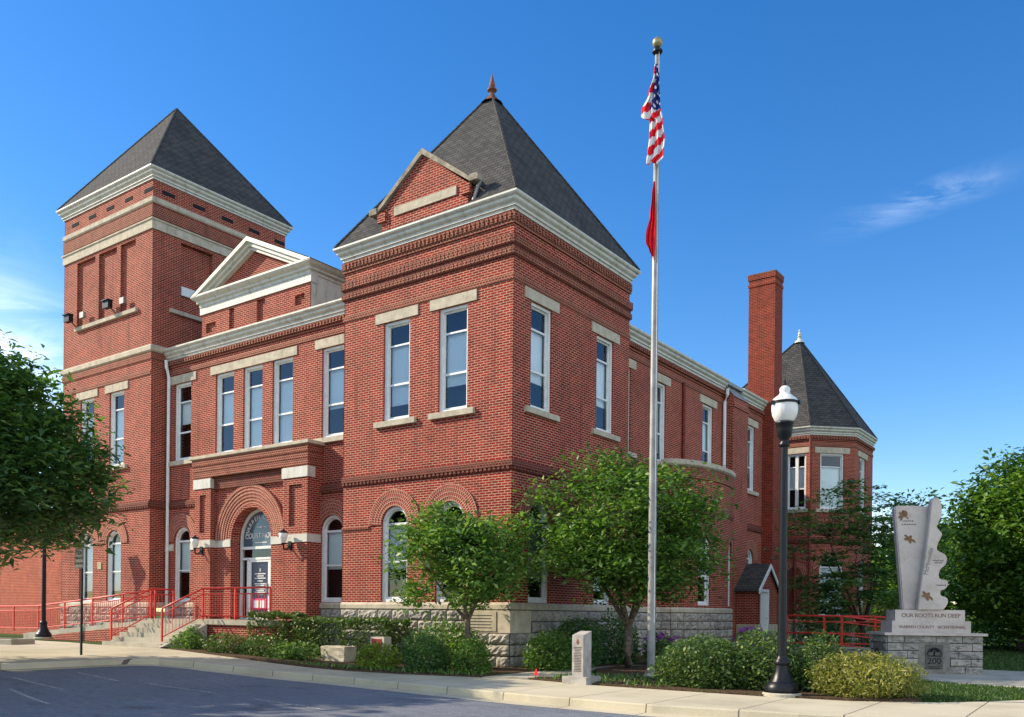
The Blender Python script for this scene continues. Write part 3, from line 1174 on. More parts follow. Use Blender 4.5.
# carved corner stone
mb = MB()
mb.box(-1.55, 0.045, -0.045, 0.96, 0.965, 1.59)
mb.box(-1.50, -0.42, -0.065, -0.046, 1.01, 1.55)
mb.box(0.046, 0.06, 0.12, 0.80, 1.02, 1.54)
cs = mb.build('corner_stone', M['stone'], house)
mb = MB()
for k in range(5):
    mb.box(-1.38 + 0.02 * k, -0.56 - 0.03 * (k % 2), -0.0695, -0.0655, 1.09 + k * .085, 1.115 + k * .085)
mb.build('lettering', M['dark_letter'], cs)

EV = 0.235
mb = MB()
ap = Vector((-3.33, 3.3, 18.42))
ec = [(-6.6 - EV, -EV), (EV, -EV), (EV, 6.6 + EV), (-6.6 - EV, 6.6 + EV)]
for i in range(4):
    a, b = ec[i], ec[(i + 1) % 4]
    mb.poly([(a[0], a[1], 13.0), (b[0], b[1], 13.0), ap])
roof = mb.build('roof', M['shingle'], house)
mb = MB()
for a in ec:
    mb.tube([(a[0], a[1], 13.02), ap + Vector((0, 0, 0.0))], 0.045, 6)
mb.build('roof_ridge', M['shingle'], roof)
# finial
mb = MB()
mb.lathe((ap.x, ap.y, ap.z - 0.34), [(0.36, 0), (0.24, .08), (0.13, .24), (0.08, .33), (0.07, .36), (0.10, .40), (0.16, .44), (0.16, .48), (0.08, .52), (0.10, .60), (0.09, .68), (0.05, .82), (0.02, .95), (0.0, 1.02)], 12)
mb.build('finial', M['copper'], roof)
# dormer gable
fd = Fr((0.20, -0.20), (1, 0), (0, -1))
mb = MB()
gab = [(-5.0, 12.97), (-1.66, 12.97), (-1.66, 13.62), (-3.33, 14.90), (-5.0, 13.62)]
wall(mb, fd, gab, [])
mb.poly([fd(-1.66, 12.97), fd(-1.66, 12.97, -0.6), fd(-1.66, 13.62, -0.9), fd(-1.66, 13.62)])
mb.poly([fd(-5.0, 12.97), fd(-5.0, 13.62), fd(-5.0, 13.62, -0.9), fd(-5.0, 12.97, -0.6)])
for s_ in (-1, 1):
    mb.obox(fd, -3.33 + s_ * 1.63 - .16, -3.33 + s_ * 1.63 + .16, 13.30, 13.58, 0.0, 0.09)
mb.obox(fd, -4.75, -4.70, 13.0, 13.5, 0.0, 0.012)
dorm = mb.build('dormer', M['brick'], house)
mb = MB()
for s_ in (-1, 1):
    e0 = (-3.33 + s_ * 1.80, 13.60)
    o0 = (-3.33 + s_ * 1.80, 13.73)
    pts = [e0, (-3.33, 14.88), (-3.33, 15.06), o0]
    mb.prism([fd(a, b, 0.10) for a, b in pts], fd.n * -0.32)
    mb.obox(fd, -3.33 + s_ * 1.80 - (.30 if s_ < 0 else 0.0), -3.33 + s_ * 1.80 + (.30 if s_ > 0 else 0.0), 13.58, 13.76, -0.2, 0.13)
mb.build('coping', M['weathered'], dorm)
mb = MB()
mb.obox(fd, -4.47, -2.06, 13.38, 13.63, 0.0, 0.045)
mb.build('stone_band', M['stone'], dorm)
mb = MB()
mb.poly([(-4.93, -0.2, 13.74), (-3.13, -0.2, 15.07), (-3.13, 1.45, 15.07), (-4.93, 0.5, 13.74)])
mb.poly([(-1.33, 0.5, 13.74), (-3.13, 1.45, 15.07), (-3.13, -0.2, 15.07), (-1.33, -0.2, 13.74)])
mb.build('dormer_roof', M['shingle'], dorm)
mb = MB()
mb.tube([(-1.05, -0.1, 13.62), (-1.15, -0.15, 13.45), (-1.30, -0.15, 13.1)], 0.05)
mb.build('downspout', M['grey_metal'], dorm)

# --- entrance end tower
band(LT, [(0, 11.54), (.05, 11.56), (.09, 11.60), (.09, 11.76), (.03, 11.83), (0, 11.84)], 'stone_band', M['stone'], True)
band(LT, [(0, 11.24), (.04, 11.26), (.04, 11.52), (0, 11.54)], 'belt_course', M['brick_mid'], True)
band(LT, [(0, 16.32), (.05, 16.33), (.05, 16.66), (.09, 16.68), (.09, 16.74), (0, 16.78)], 'stone_band', M['stone'], True)
band(LT, [(0, 17.33), (.03, 17.34), (.065, 17.39), (.065, 17.54), (.03, 17.58), (0, 17.60)], 'stone_band', M['stone'], True)
band(LT, [(0, 16.80), (.045, 16.82), (.045, 17.28), (0, 17.3)], 'brick_frieze', M['brick_mid'], True)
band(LT[:2], [(0, 10.66), (.035, 10.68), (.035, 10.84), (0, 10.86)], 'belt_course', M['brick_mid'])
belt(LT[:2])
band([(-17.34, 0), (-17.34, d1)], [(0, 5.45), (.07, 5.56), (.07, 5.70), (0, 5.77)], 'belt_course', M['brick_dark'])
dz = 18.62 - 12.93
band(LT, [(d * 0.95, z + dz) for d, z in CORN], 'cornice', M['trim'], True)
for k in range(5):
    u = -23.4 + k * 1.37
    for fr, ua in ((FLT, u), (SLT, u + 23.8)):
        mb = MB()
        mb.obox(fr, ua, ua + 0.55, 17.82, 17.97, 0.0, 0.012)
        mb.build('vent_slot', M['interior'], house)
mb = MB()
E2 = 0.225
apl = Vector((-20.8, 3.25, 23.6))
ec = [(-24.0 - E2, -E2), (-17.34 + E2, -E2), (-17.34 + E2, 6.45 + E2), (-24.0 - E2, 6.45 + E2)]
for i in range(4):
    a, b = ec[i], ec[(i + 1) % 4]
    mb.poly([(a[0], a[1], 18.69), (b[0], b[1], 18.69), apl])
r2 = mb.build('roof', M['shingle'], house)
mb = MB()
for a in ec:
    mb.tube([(a[0], a[1], 18.70), apl], 0.045, 6)
mb.build('roof_ridge', M['shingle'], r2)
band([(-24, 0), (-17.34, 0), (-17.34, d1)], WT, 'water_table', M['stone'])
rock_wall(FLT, -24.0, -17.34, 0.1, 1.6, house, M['rock'], rows=5)
mb = MB()
mb.obox(FLT, -22.95, -18.30, 13.27, 13.42, -0.15, 0.11)
mb.build('sill', M['stone'], house)
mb = MB()
mb.obox(SLT, 0.75, 2.5, 13.27, 13.42, -0.15, 0.11)
mb.build('sill', M['stone'], house)
for u in (-23.3, -20.25):
    mb = MB()
    mb.tube([FLT(u + .40, 13.46, 0.0), FLT(u + .40, 13.55, 0.12), FLT(u + .25, 13.72, 0.20)], 0.025)
    fl = MB()
    fl.obox(FLT, u, u + 0.42, 13.66, 13.95, 0.18, 0.38)
    fl.obox(FLT, u - .02, u + 0.44, 13.94, 13.98, 0.16, 0.44)
    o = fl.build('floodlight', M['iron'], house)
    mb.build('bracket', M['iron'], o)
    gb = MB()
    gb.obox(FLT, u + .85, u + 1.15, 13.74, 13.98, 0.02, 0.15)
    gb.build('junction_box', M['grey_metal'], house)
vt = MB()
vt.obox(SLT, 1.35, 2.2, 14.15, 14.5, -0.16, -0.10)
vt.build('vent', M['white'], house)
hp = MB()
hp.obox(FLT, -21.05, -20.75, 3.15, 3.45, 0.0, 0.03)
hp.build('plaque', M['gold'], house)

# --- front wing: cornice, belts, stone band, pediment
FW = [(-17.34, d1), (-6.6, d1)]
WC = [(d, z - 1.27) for d, z in CORN]
band(FW, WC, 'cornice', M['trim'])
band(FW, [(0, 10.98), (.04, 11.0), (.04, 11.08), (.08, 11.1), (.08, 11.25), (0, 11.27)], 'brick_cornice', M['brick_mid'])
dentils(FW, 11.08, 11.22, .08, .125, 0.155, 0.085, 'dentil_course', M['brick_mid'])
band(FW, [(0, 10.68), (.035, 10.70), (.035, 10.84), (0, 10.86)], 'belt_course', M['brick_mid'])
for a, b in ((-17.34, -14.6), (-8.36, -6.6)):
    belt([(a, d1), (b, d1)])
SB = [(0, 3.81), (.04, 3.82), (.04, 4.07), (0, 4.08)]
for a, b in ((-17.34, -16.80), (-15.70, -14.6), (-8.36, -8.41), (-7.31, -6.6)):
    if b > a + .02:
        band([(a, d1), (b, d1)], SB, 'stone_band', M['trim'])
band([(-17.34, d1), (-14.6, d1)], WT, 'water_table', M['stone'])
band([(-8.36, d1), (-6.6, d1)], WT, 'water_table', M['stone'])
rock_wall(FRW, -17.34, -14.6, 0.1, 1.6, house, M['rock'], rows=5)
rock_wall(FRW, -8.36, -6.6, 0.0, 1.6, house, M['rock'], rows=5)
# attic with pediment
fp = front(d1 + 0.02)
mb = MB()
AT = [rect(-14.9, -14.3, 12.0, 12.35), rect(-13.5, -13.2, 11.9, 12.65), rect(-11.9, -11.45, 11.8, 12.65), rect(-9.85, -9.35, 12.05, 12.4)]
wall(mb, fp, rect(-15.15, -9.05, 11.5, 12.8), AT, 0.1)
for a in AT:
    mb.poly([fp(u, z, -0.1) for u, z in a])
mb.poly([fp(-15.15, 11.5), fp(-15.15, 11.5, -5), fp(-15.15, 13.0, -5), fp(-15.15, 13.0)])
wall(mb, front(d1 + 0.08), [(-15.0, 13.3), (-9.2, 13.3), (-12.1, 14.7)], [])
ped = mb.build('attic_wall', M['brick'], house)
mb = MB()
mb.obox(fp, -15.22, -8.98, 12.72, 13.02, -0.25, 0.05)
mb.poly([fp(-9.02, 11.5), fp(-9.02, 11.5, -5), fp(-9.02, 13.0, -5), fp(-9.02, 13.0)])
PC = [(0, 13.0), (.06, 13.0), (.06, 13.10), (.14, 13.13), (.14, 13.2), (.24, 13.26), (.30, 13.33), (.30, 13.40), (0, 13.42)]
mb.sweep([(-15.15, 5.0), (-15.15, d1), (-9.05, d1), (-9.05, 5.0)], PC)
for s_ in (-1, 1):
    lo, hi = (-12.1 + s_ * 3.36, 13.36), (-12.1, 14.90)
    for t0_, t1_, dd in ((0.0, 0.16, .33), (0.16, 0.30, .22), (0.30, 0.42, .12)):
        pts = [(lo[0], lo[1] - t0_ * .0), (hi[0], hi[1] - t0_), (hi[0], hi[1] - t1_), (lo[0] - s_ * (t1_ * 2.1), lo[1])]
        if t0_ > 0:
            pts[0] = (lo[0] - s_ * (t0_ * 2.1), lo[1])
        mb.prism([fp(a, b, dd) for a, b in pts], fp.n * -(dd + .15))
mb.build('pediment_trim', M['trim'], ped)
mb = MB()
mb.poly([(-15.5, 0.4, 13.37), (-12.1, 0.4, 14.92), (-12.1, 5.2, 14.92), (-15.5, 5.2, 13.37)])
mb.poly([(-8.7, 5.2, 13.37), (-12.1, 5.2, 14.92), (-12.1, 0.4, 14.92), (-8.7, 0.4, 13.37)])
mb.poly([(-15.15, 5.0, 11.5), (-9.05, 5.0, 11.5), (-9.05, 5.0, 13.3), (-12.1, 5.0, 14.85), (-15.15, 5.0, 13.3)])
mb.build('pediment_roof', M['shingle'], ped)

# --- entrance portal
PY = 0.10
fq = front(PY)
fb = front(0.34)
mb = MB()
wall(mb, fb, rect(-13.62, -9.58, 1.0, 6.36), [opening(-11.61, 2.22, 1.0, 5.18, True)], 0.42)
for a, b in ((-14.58, -13.62), (-9.60, -8.38)):
    hole = [rect(a + .30, b - .28, 4.35, 5.75)]
    wall(mb, fq, rect(a, b, 0.0, 6.36), hole, 0.09)
    mb.poly([fq(u, z, -0.09) for u, z in hole[0]])
    mb.poly([fq(a, 0), fq(a, 6.36), fq(a, 6.36, -.62), fq(a, 0, -.62)])
    mb.poly([fq(b, 0), fq(b, 0, -.62), fq(b, 6.36, -.62), fq(b, 6.36)])
portal = mb.build('portal_wall', M['brick'], house)
PP = [(-14.58, d1), (-14.58, PY), (-8.38, PY), (-8.38, d1)]
mb = MB()
mb.sweep(PP, [(0, 6.36), (.03, 6.38), (.03, 6.58), (.05, 6.60), (.05, 6.78), (.08, 6.80), (.08, 7.04), (0, 7.05)])
mb.build('brick_frieze', M['brick_mid'], portal)
mb = MB()
mb.sweep([(-14.6, d1), (-14.6, PY), (-8.36, PY), (-8.36, d1)], [(0, 7.04), (.13, 7.045), (.15, 7.06), (.15, 7.15), (.12, 7.17), (-0.62, 7.2)])
mb.poly([(-14.6, PY, 7.19), (-8.36, PY, 7.19), (-8.36, d1, 7.21), (-14.6, d1, 7.21)])
mb.build('portal_cap', M['stone'], portal)
mb = MB()
mb.obox(front(0.34), -13.62, -9.60, 5.93, 6.36, 0.0, 0.12)
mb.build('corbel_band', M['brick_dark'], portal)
for a, b in ((-14.58, -13.62), (-9.60, -8.38)):  # pier caps
    mb = MB()
    mb.obox(fq, a - .035, b + .035, 5.97, 6.32, -0.3, 0.04)
    mb.build('pier_cap', M['trim'], portal)
    mb = MB()
    mb.obox(fq, a - .03, b + .03, 3.81, 4.08, -0.58, 0.03)
    mb.build('stone_band', M['trim'], portal)
for a, b in ((-13.62, -12.73), (-10.49, -9.6)):
    mb = MB()
    mb.obox(fb, a, b, 3.81, 4.08, 0.0, 0.03)
    mb.build('stone_band', M['trim'], portal)
mb = MB()
nR = 7
for k in range(nR):
    ra = 1.11 + k * 0.80 / nR
    arch_ring(mb, fb, -11.61, 4.07, ra, ra + 0.80 / nR, -0.06, -0.03 + 0.13 * (k + 1) / nR, seg=44)
mb.build('portal_arch', M['brick_arch'], portal)
# door, transom and fan light, set back in the arch
fdr = front(0.76)
mb = MB()
op = opening(-11.61, 2.20, 1.2, 5.16, True)
inn = opening(-11.61, 2.02, 1.25, 5.07, True)
ring(mb, fdr, op, inn, -0.12, 0.02)
mb.obox(fdr, -12.63, -10.59, 3.72, 3.82, -0.1, 0.03)
mb.obox(fdr, -12.63, -10.59, 3.34, 3.42, -0.1, 0.03)
mb.obox(fdr, -12.30, -12.22, 1.2, 3.36, -0.1, 0.03)
mb.obox(fdr, -11.05, -10.97, 1.2, 3.36, -0.1, 0.03)
dfr = mb.build('door_frame', M['white'], house)
mb = MB()
mb.poly([fdr(u, z, -0.05) for u, z in opening(-11.61, 2.03, 3.81, 5.08, True)])
fan = mb.build('fan_light', plain('painted_glass', (0.075, 0.115, 0.155), 0.12, 0.5, 0.1), dfr)
mb = MB()
for a, b, c, d in ((-12.62, -10.6, 3.41, 3.73), (-12.62, -12.29, 1.2, 3.35), (-10.98, -10.6, 1.2, 3.35)):
    mb.poly([fdr(a, c, -.05), fdr(b, c, -.05), fdr(b, d, -.05), fdr(a, d, -.05)])
mb.build('transom_pane', M['glass'], dfr)
mb = MB()
ring(mb, fdr, rect(-12.22, -11.05, 1.22, 3.34), rect(-12.10, -11.15, 1.42, 3.26), -0.06, 0.01)
door = mb.build('door', M['white'], house)
mb = MB()
mb.obox(fdr, -12.10, -11.15, 1.42, 3.26, -0.04, -0.03)
pn = mb.build('door_panel', M['navy'], door)
mb = MB()
mb.obox(fdr, -11.22, -11.17, 2.1, 2.5, 0.01, 0.06)
mb.build('handle', M['grey_metal'], door)
mb = MB()
for z, a, b in ((2.98, -.03, .03), (2.92, -.03, .03), (2.82, -.30, .30), (2.74, -.20, .20), (2.66, -.30, .30), (2.56, -.16, .16), (2.46, -.30, .30), (2.40, -.24, .24),
                (2.28, -.28, .28), (2.22, -.22, .22), (2.16, -.28, .28), (2.10, -.18, .18)):
    mb.obox(fdr, -11.63 + a, -11.63 + b, z, z + 0.035, -0.03, -0.024)
mb.build('sign_lettering', M['lettering'], door)
mb = MB()
mb.obox(fdr, -12.02, -11.24, 1.55, 1.95, -0.03, 0.012)
pk = mb.build('pink_notice', M['pink'], door)
mb = MB()
for k in range(2):
    mb.obox(fdr, -11.92 + k * .36, -11.66 + k * .36, 1.62, 1.88, 0.012, 0.015)
mb.build('notice_sheet', M['lettering'], door)
W_ = 'WARREN COUNTY'
for i, ch in enumerate(W_):
    if ch == ' ':
        continue
    a = math.pi * (0.90 - 0.80 * i / (len(W_) - 1))
    r_ = 0.80
    text_mesh(ch, 0.235, fr_mat(fdr, -11.61 + r_ * math.cos(a), 4.07 + r_ * math.sin(a), -0.044, a - math.pi / 2), M['lettering'], 'letter', dfr)
text_mesh('COURT HOUSE', 0.27, fr_mat(fdr, -11.61, 4.20, -0.044), M['lettering'], 'lettering', dfr, spacing=0.95)
mb = MB()
mb.obox(fdr, -11.86, -11.36, 4.50, 4.515, -.048, -.043)
mb.lathe(fdr(-11.61, 4.508, -.043), [(0.045, -.035), (.06, 0), (0.045, .035), (0, .05)], 8)
mb.obox(fdr, -11.95, -11.3, 3.945, 3.975, -.048, -.043)
mb.build('lettering_rule', M['lettering'], dfr)
# wall lamps beside the door
for u in (-14.10, -9.2):
    p = fq(u, 3.98, 0.30)
    mb = MB()
    mb.obox(fq, u - .08, u + .08, 3.58, 3.85, 0.0, 0.05)
    mb.tube([fq(u, 3.72, 0.03), fq(u, 3.56, 0.16), fq(u, 3.58, 0.28), fq(u, 3.72, 0.30)], 0.028)
    mb.lathe((p.x, p.y, p.z), [(0.04, -.26), (.07, -.22), (.07, -.20), (.02, -.19)], 10)
    lamp = mb.build('wall_lamp', M['iron'], house)
    mb = MB()
    mb.lathe((p.x, p.y, p.z), [(0.165, .13), (.165, .145), (.10, .19), (.04, .23), (0.015, .28), (0, .29)], 12)
    mb.build('lamp_cap', M['iron'], lamp)
    mb = MB()
    mb.lathe((p.x, p.y, p.z), [(0.07, -.20), (.13, -.05), (.16, .12), (.02, .13)], 12)
    mb.build('lamp_glass', M['opal'], lamp, smooth=True)

# --- downspouts
mb = MB()
u = -17.12
mb.tube([(u, 0.50, 11.28), (u, 0.52, 11.0), (u, 0.63, 10.6), (u, 0.63, 0.6)], 0.065, 8)
mb.build('downspout', M['white'], house)
mb = MB()
mb.tube([(-.72, 16.80, 11.3), (-.74, 16.82, 11.05), (-.87, 16.85, 10.7), (-.87, 16.85, 0.3)], 0.075, 8)
mb.build('downspout', M['white'], house)
mb = MB()
mb.tube([(-.90, 12.85, 10.75), (-.90, 12.85, 0.3)], 0.07, 8)
mb.build('downspout', M['rust_pipe'], house)

# --- side wing: cornice, belts, bow, pier, chimney
SWp = [(s1, 6.6), (s1, 17.0)]
SW2 = [(s1, 18.7), (s1, 21.7)]
for p in (SWp, SW2):
    band(p, [(d, z - 1.27) for d, z in CORN], 'cornice', M['trim'])
    band(p, [(0, 10.98), (.04, 11.0), (.04, 11.08), (.08, 11.1), (.08, 11.25), (0, 11.27)], 'brick_cornice', M['brick_mid'])
    dentils(p, 11.08, 11.22, .08, .14, 0.155, 0.085, 'dentil_course', M['brick_mid'])
    band(p, [(0, 10.68), (.035, 10.70), (.035, 10.84), (0, 10.86)], 'belt_course', M['brick_mid'])
    belt(p)
    band(p, WT, 'water_table', M['stone'])
rock_wall(SRW, 6.6, 17.0, 0.0, 1.6, house, M['rock'], rows=5)
mb = MB()
PX = -0.53
mb.box(s1, PX, 17.0, 18.7, 0, 11.0)
mb.box(s1, PX + .05, 16.95, 18.75, 10.55, 10.75)
mb.poly([(s1, 17.0, 11.0), (PX, 17.0, 11.0), (s1, 17.0, 11.55)])
mb.poly([(s1, 18.7, 11.0), (s1, 18.7, 11.55), (PX, 18.7, 11.0)])
pier = mb.build('pier', M['brick'], house)
mb = MB()
mb.poly([(PX + .04, 16.96, 11.0), (PX + .04, 18.74, 11.0), (s1, 18.74, 11.62), (s1, 16.96, 11.62)])
mb.obox(side(s1), 16.96, 18.74, 11.56, 11.70, -0.2, 0.2)
mb.build('pier_coping', M['grey_metal'], pier)
# curved bow, one storey
bow_pts = []
NB = 10
for i in range(NB + 1):
    a = math.pi * i / NB
    bow_pts.append((s1 + 1.25 * math.sin(a), 13.9 - 2.85 * math.cos(a)))
bow_fr = []
mb = MB()
for i in range(NB):
    a, b = Vector(bow_pts[i]), Vector(bow_pts[i + 1])
    t_ = (b - a).normalized()
    fr = Fr(a, t_, (t_.y, -t_.x))
    L = (b - a).length
    hl = []
    if i in (3, 6, 7):
        hl = [opening(L / 2, 0.78, 1.9, 4.55, True)]
        add_window(fr, L / 2, 0.78, 1.9, 4.55, True, blind=0.5, sill=False, rails=((4.16, .06), (3.05, .06)))
    wall(mb, fr, rect(0, L, 0, 7.2), hl)
    if hl:
        arch_hood(fr, L / 2, 4.16, 0.39, 0.52, 0.03)
    bow_fr.append((fr, L))
bow = mb.build('bow_wall', M['brick'], house)
mb = MB()
mb.sweep(bow_pts, [(0, 7.18), (.06, 7.19), (.13, 7.25), (.13, 7.40), (0, 7.46)])
mb.poly([(x_, y_, 7.455) for x_, y_ in bow_pts])
mb.build('bow_cap', M['stone'], bow)
mb = MB()
mb.sweep(bow_pts, [(0, 5.43), (.05, 5.5), (.075, 5.56), (.075, 5.70), (0, 5.77)])
mb.build('belt_course', M['brick_mid'], bow)
mb = MB()
mb.sweep(bow_pts, [(0, 6.72), (.06, 6.78), (.06, 7.17), (0, 7.18)])
mb.build('brick_frieze', M['brick_mid'], bow)
mb = MB()
mb.sweep(bow_pts, WT)
mb.build('water_table', M['stone'], bow)
for fr, L in bow_fr:
    rock_wall(fr, 0, L, 0.0, 1.6, bow, M['rock'], rows=5, bw=0.5)
# chimney
mb = MB()
CH = [(-1.72, 21.7), (-0.43, 21.7), (-0.43, 22.75), (-1.72, 22.75)]
mb.sweep(CH, [(0, 0), (0, 17.3), (.03, 17.32), (.03, 17.45), (.0, 17.47), (0, 17.62), (.04, 17.65), (.04, 17.86), (-.2, 17.88)], True)
mb.poly([(x_, y_, 17.87) for x_, y_ in CH])
chim = mb.build('chimney', M['brick_chim'], house)
mb = MB()
mb.sweep(CH, [(.05, 17.85), (.055, 17.92), (-.16, 17.94)], True)
mb.build('chimney_cap', M['copper'], chim)

# --- far corner tower with the clipped corner
A, B = (-0.83, 28.4), (1.04, 30.27)
OT = [(-8.0, 28.4), A, B, (1.04, 33.9), (-8.0, 33.9)]
fo = [Fr(OT[i], (Vector(OT[i + 1]) - Vector(OT[i])), (0, 0)) for i in range(3)]
for f_ in fo:
    f_.n = Vector((f_.t.y, -f_.t.x, 0))
LA, LB = 7.17, (Vector(B) - Vector(A)).length
mb = MB()
wl = opening(LA - 0.72, 1.06, 7.3, 10.33)
wall(mb, fo[0], rect(0, LA, 0, 11.4), [wl])
wall(mb, fo[1], rect(0, LB, 0, 11.4), [opening(1.30, 1.36, 7.3, 10.33), opening(1.30, 1.36, 1.5, 4.72, True)])
wall(mb, fo[2], rect(0, 3.63, 0, 11.4), [opening(1.5, 1.2, 7.3, 10.33), opening(1.5, 1.2, 1.7, 4.72, True)])
mb.build('tower_wall', M['brick'], house)
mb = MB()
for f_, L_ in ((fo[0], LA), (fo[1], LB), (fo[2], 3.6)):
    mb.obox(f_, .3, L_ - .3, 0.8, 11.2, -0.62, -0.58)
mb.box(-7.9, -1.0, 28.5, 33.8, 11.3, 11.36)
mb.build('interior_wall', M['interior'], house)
add_window(fo[0], LA - 0.72, 1.06, 7.3, 10.33, blind=0.5, dbl=True, lw=0.16)
add_window(fo[1], 1.30, 1.36, 7.3, 10.33, blind=0.95)
add_window(fo[1], 1.30, 1.36, 1.5, 4.72, True, blind=0.9, sill=False)
add_window(fo[2], 1.5, 1.2, 7.3, 10.33, blind=0.6)
add_window(fo[2], 1.5, 1.2, 1.7, 4.72, True, blind=0.6, sill=False)
arch_hood(fo[1], 1.30, 4.04, 0.685, 1.10)
arch_hood(fo[2], 1.5, 4.12, 0.605, 1.05)
arch_hood(fo[0], LA - 0.78, 3.75, 0.45, 0.75)
mb = MB()
mb.poly([fo[0](u, z, 0.004) for u, z in opening(LA - 0.78, 0.9, 1.36, 4.2, True)])
mb.build('blind_arch', M['brick_dark'], house)
OP = OT[:4]
band(OP, [(d, z - 1.27) for d, z in CORN], 'cornice', M['trim'])
band(OP, [(0, 10.98), (.04, 11.0), (.04, 11.08), (.08, 11.1), (.08, 11.25), (0, 11.27)], 'brick_cornice', M['brick_mid'])
dentils(OP, 11.08, 11.22, .08, .14, 0.155, 0.085, 'dentil_course', M['brick_mid'])
band(OP, [(0, 10.68), (.035, 10.70), (.035, 10.84), (0, 10.86)], 'belt_course', M['brick_mid'])
belt(OP)
band(OP, [(0, 1.15), (.06, 1.17), (.06, 1.3), (0, 1.35)], 'water_table', M['stone'])
for k_, (fr, L) in enumerate(((fo[0], LA), (fo[1], LB), (fo[2], 3.6))):
    rock_wall(fr, 0, L, 0.0, 1.15, house, M['rock'], rows=3, bulge=0.04)
mb = MB()
ax = Vector((-2.30, 31.0, 17.35))
oc = [(-8.2, 28.2), (A[0] + .08, 28.2), (1.24, B[1] - .08), (1.24, 34.1), (-8.2, 34.1)]
for i in range(5):
    a, b = oc[i], oc[(i + 1) % 5]
    mb.poly([(a[0], a[1], 11.73), (b[0], b[1], 11.73), ax])
r3 = mb.build('roof', M['shingle'], house)
mb = MB()
for a in oc:
    mb.tube([(a[0], a[1], 11.74), ax], 0.05, 6)
mb.build('roof_ridge', M['shingle'], r3)
mb = MB()
mb.lathe((ax.x, ax.y, ax.z - .25), [(0.30, 0), (.24, .10), (.11, .22), (.08, .32), (.12, .36), (.13, .40), (.07, .44), (.09, .52), (.06, .62), (.04, .66), (.07, .71), (.04, .76), (0, .8)], 12)
mb.build('finial', M['trim'], r3)
mb = MB()
mb.tube([(A[0] + .06, 28.34, 11.2), (A[0] + .06, 28.34, 0.3)], 0.075, 8)
mb.build('downspout', M['rust_pipe'], house)
mb = MB()
mb.tube([(fo[0](LA - 0.70, 5.2, .13)), fo[0](LA - 0.70, 0.4, .13)], 0.06, 8)
mb.build('downspout', M['rust_pipe'], house)

# ------------------------------------------------------------------ entrance steps, porch, ramp and their red railings
GZ = 0.23
st = thing('entrance_stairs', (-13.9, -2.0, GZ), 'pale concrete steps and porch rising to the arched courthouse door', 'stairs')
mb = MB()
mb.box(-15.4, -8.5, -1.25, 0.30, 1.03, 1.19)
mb.box(-15.4, -12.1, -1.22, 0.3, 0.0, 1.03)
mb.build('porch_slab', M['concrete2'], st)
mb = MB()
mb.box(-12.1, -8.52, -1.18, 0.3, -0.1, 1.03)
mb.build('porch_wall', M['brick'], st)
NS = 5
for k in range(NS):
    mb = MB()
    z1 = GZ + (1.19 - GZ) * (k + 1) / (NS + 1)
    mb.box(-15.6, -12.05, -1.25 - (NS - k) * 0.32, -1.25 - (NS - k - 1) * 0.32 + .002, 0.0, z1)
    mb.build('step', M['concrete2'], st)
mb = MB()
mb.prism([(-12.04, -1.25, 1.05), (-12.04, -1.25, 0.3), (-12.04, -2.95, 0.3)], (0.22, 0, 0))
mb.build('cheek_wall', M['concrete2'], st)


def railing(name, runs, label, group=None, bal=0.14, h=1.07, post_every=None, mid=False, m=None):
    """runs: list of polylines [(x,y,z)...] along the foot; rails, posts and balusters follow"""
    c = runs[0][0]
    rt = thing(name, c, label, 'railing', group)
    m = m or M['red_rail']
    rails, pos, bals = MB(), [], MB()
    for run in runs:
        P = [Vector(p) for p in run]
        up = Vector((0, 0, h))
        rails.tube([p + up for p in P], 0.032, 8)
        rails.tube([p + up * 0.82 for p in P], 0.022, 6)
        if mid:
            rails.tube([p + up * 0.45 for p in P], 0.022, 6)
        rails.tube([p + up * 0.12 for p in P], 0.022, 6)
        for a, b in zip(P[:-1], P[1:]):
            L = (b - a).length
            if bal:
                n_ = int(L / bal)
                for i in range(1, n_):
                    p = a.lerp(b, i / n_)
                    bals.tube([p + up * 0.12, p + up * 0.82], 0.010, 5)
            n_ = max(1, round(L / (post_every or 2.0)))
            for i in range(n_ + 1):
                pos.append(a.lerp(b, i / n_))
    rails.build('rail', m, rt, smooth=True)
    done = []
    for p in pos:
        if any((p - q).length < 0.2 for q in done):
            continue
        done.append(p)
        mb = MB()
        mb.box(p.x - .028, p.x + .028, p.y - .028, p.y + .028, p.z - .02, p.z + h - .02)
        mb.build('post', m, rt)
    if bals.v:
        bals.build('balusters', m, rt)
    return rt


railing('porch_railing', [[(-12.18, -2.72, .48), (-12.18, -1.18, 1.19), (-8.62, -1.18, 1.19)]],
        'red railing with thin balusters climbing the right of the steps and closing the porch', 'red railings at the entrance')
railing('stair_railing', [[(-15.25, -2.72, .46), (-15.25, -1.22, 1.19), (-15.25, -0.3, 1.19)]],
        'short red railing on the left edge of the entrance steps', 'red railings at the entrance', post_every=1.4)
rp = thing('entrance_ramp', (-20.0, -0.9, 0.2), 'low concrete ramp along the foot of the entrance tower', 'ramp')
mb = MB()
mb.prism([(-15.4, -1.0, 1.16), (-15.4, -1.0, 0.0), (-25.2, -1.0, 0.0), (-25.2, -1.0, 0.45)], (0, 0.9, 0))
mb.build('ramp_slab', M['concrete2'], rp)
mb = MB()
mb.prism([(-15.42, -1.0, 1.0), (-15.42, -1.0, 0.0), (-24.0, -1.0, 0.0), (-24.0, -1.0, 0.33)], (0, -0.012, 0))
mb.build('ramp_wall', M['brick'], rp)
railing('ramp_railing', [[(-15.4, -0.95, 1.17), (-19.7, -0.95, .86), (-24.0, -0.95, .56), (-30.5, -0.95, .50)]],
        'long red railing sloping down the ramp to the left of the steps', 'red railings at the entrance', post_every=2.1)

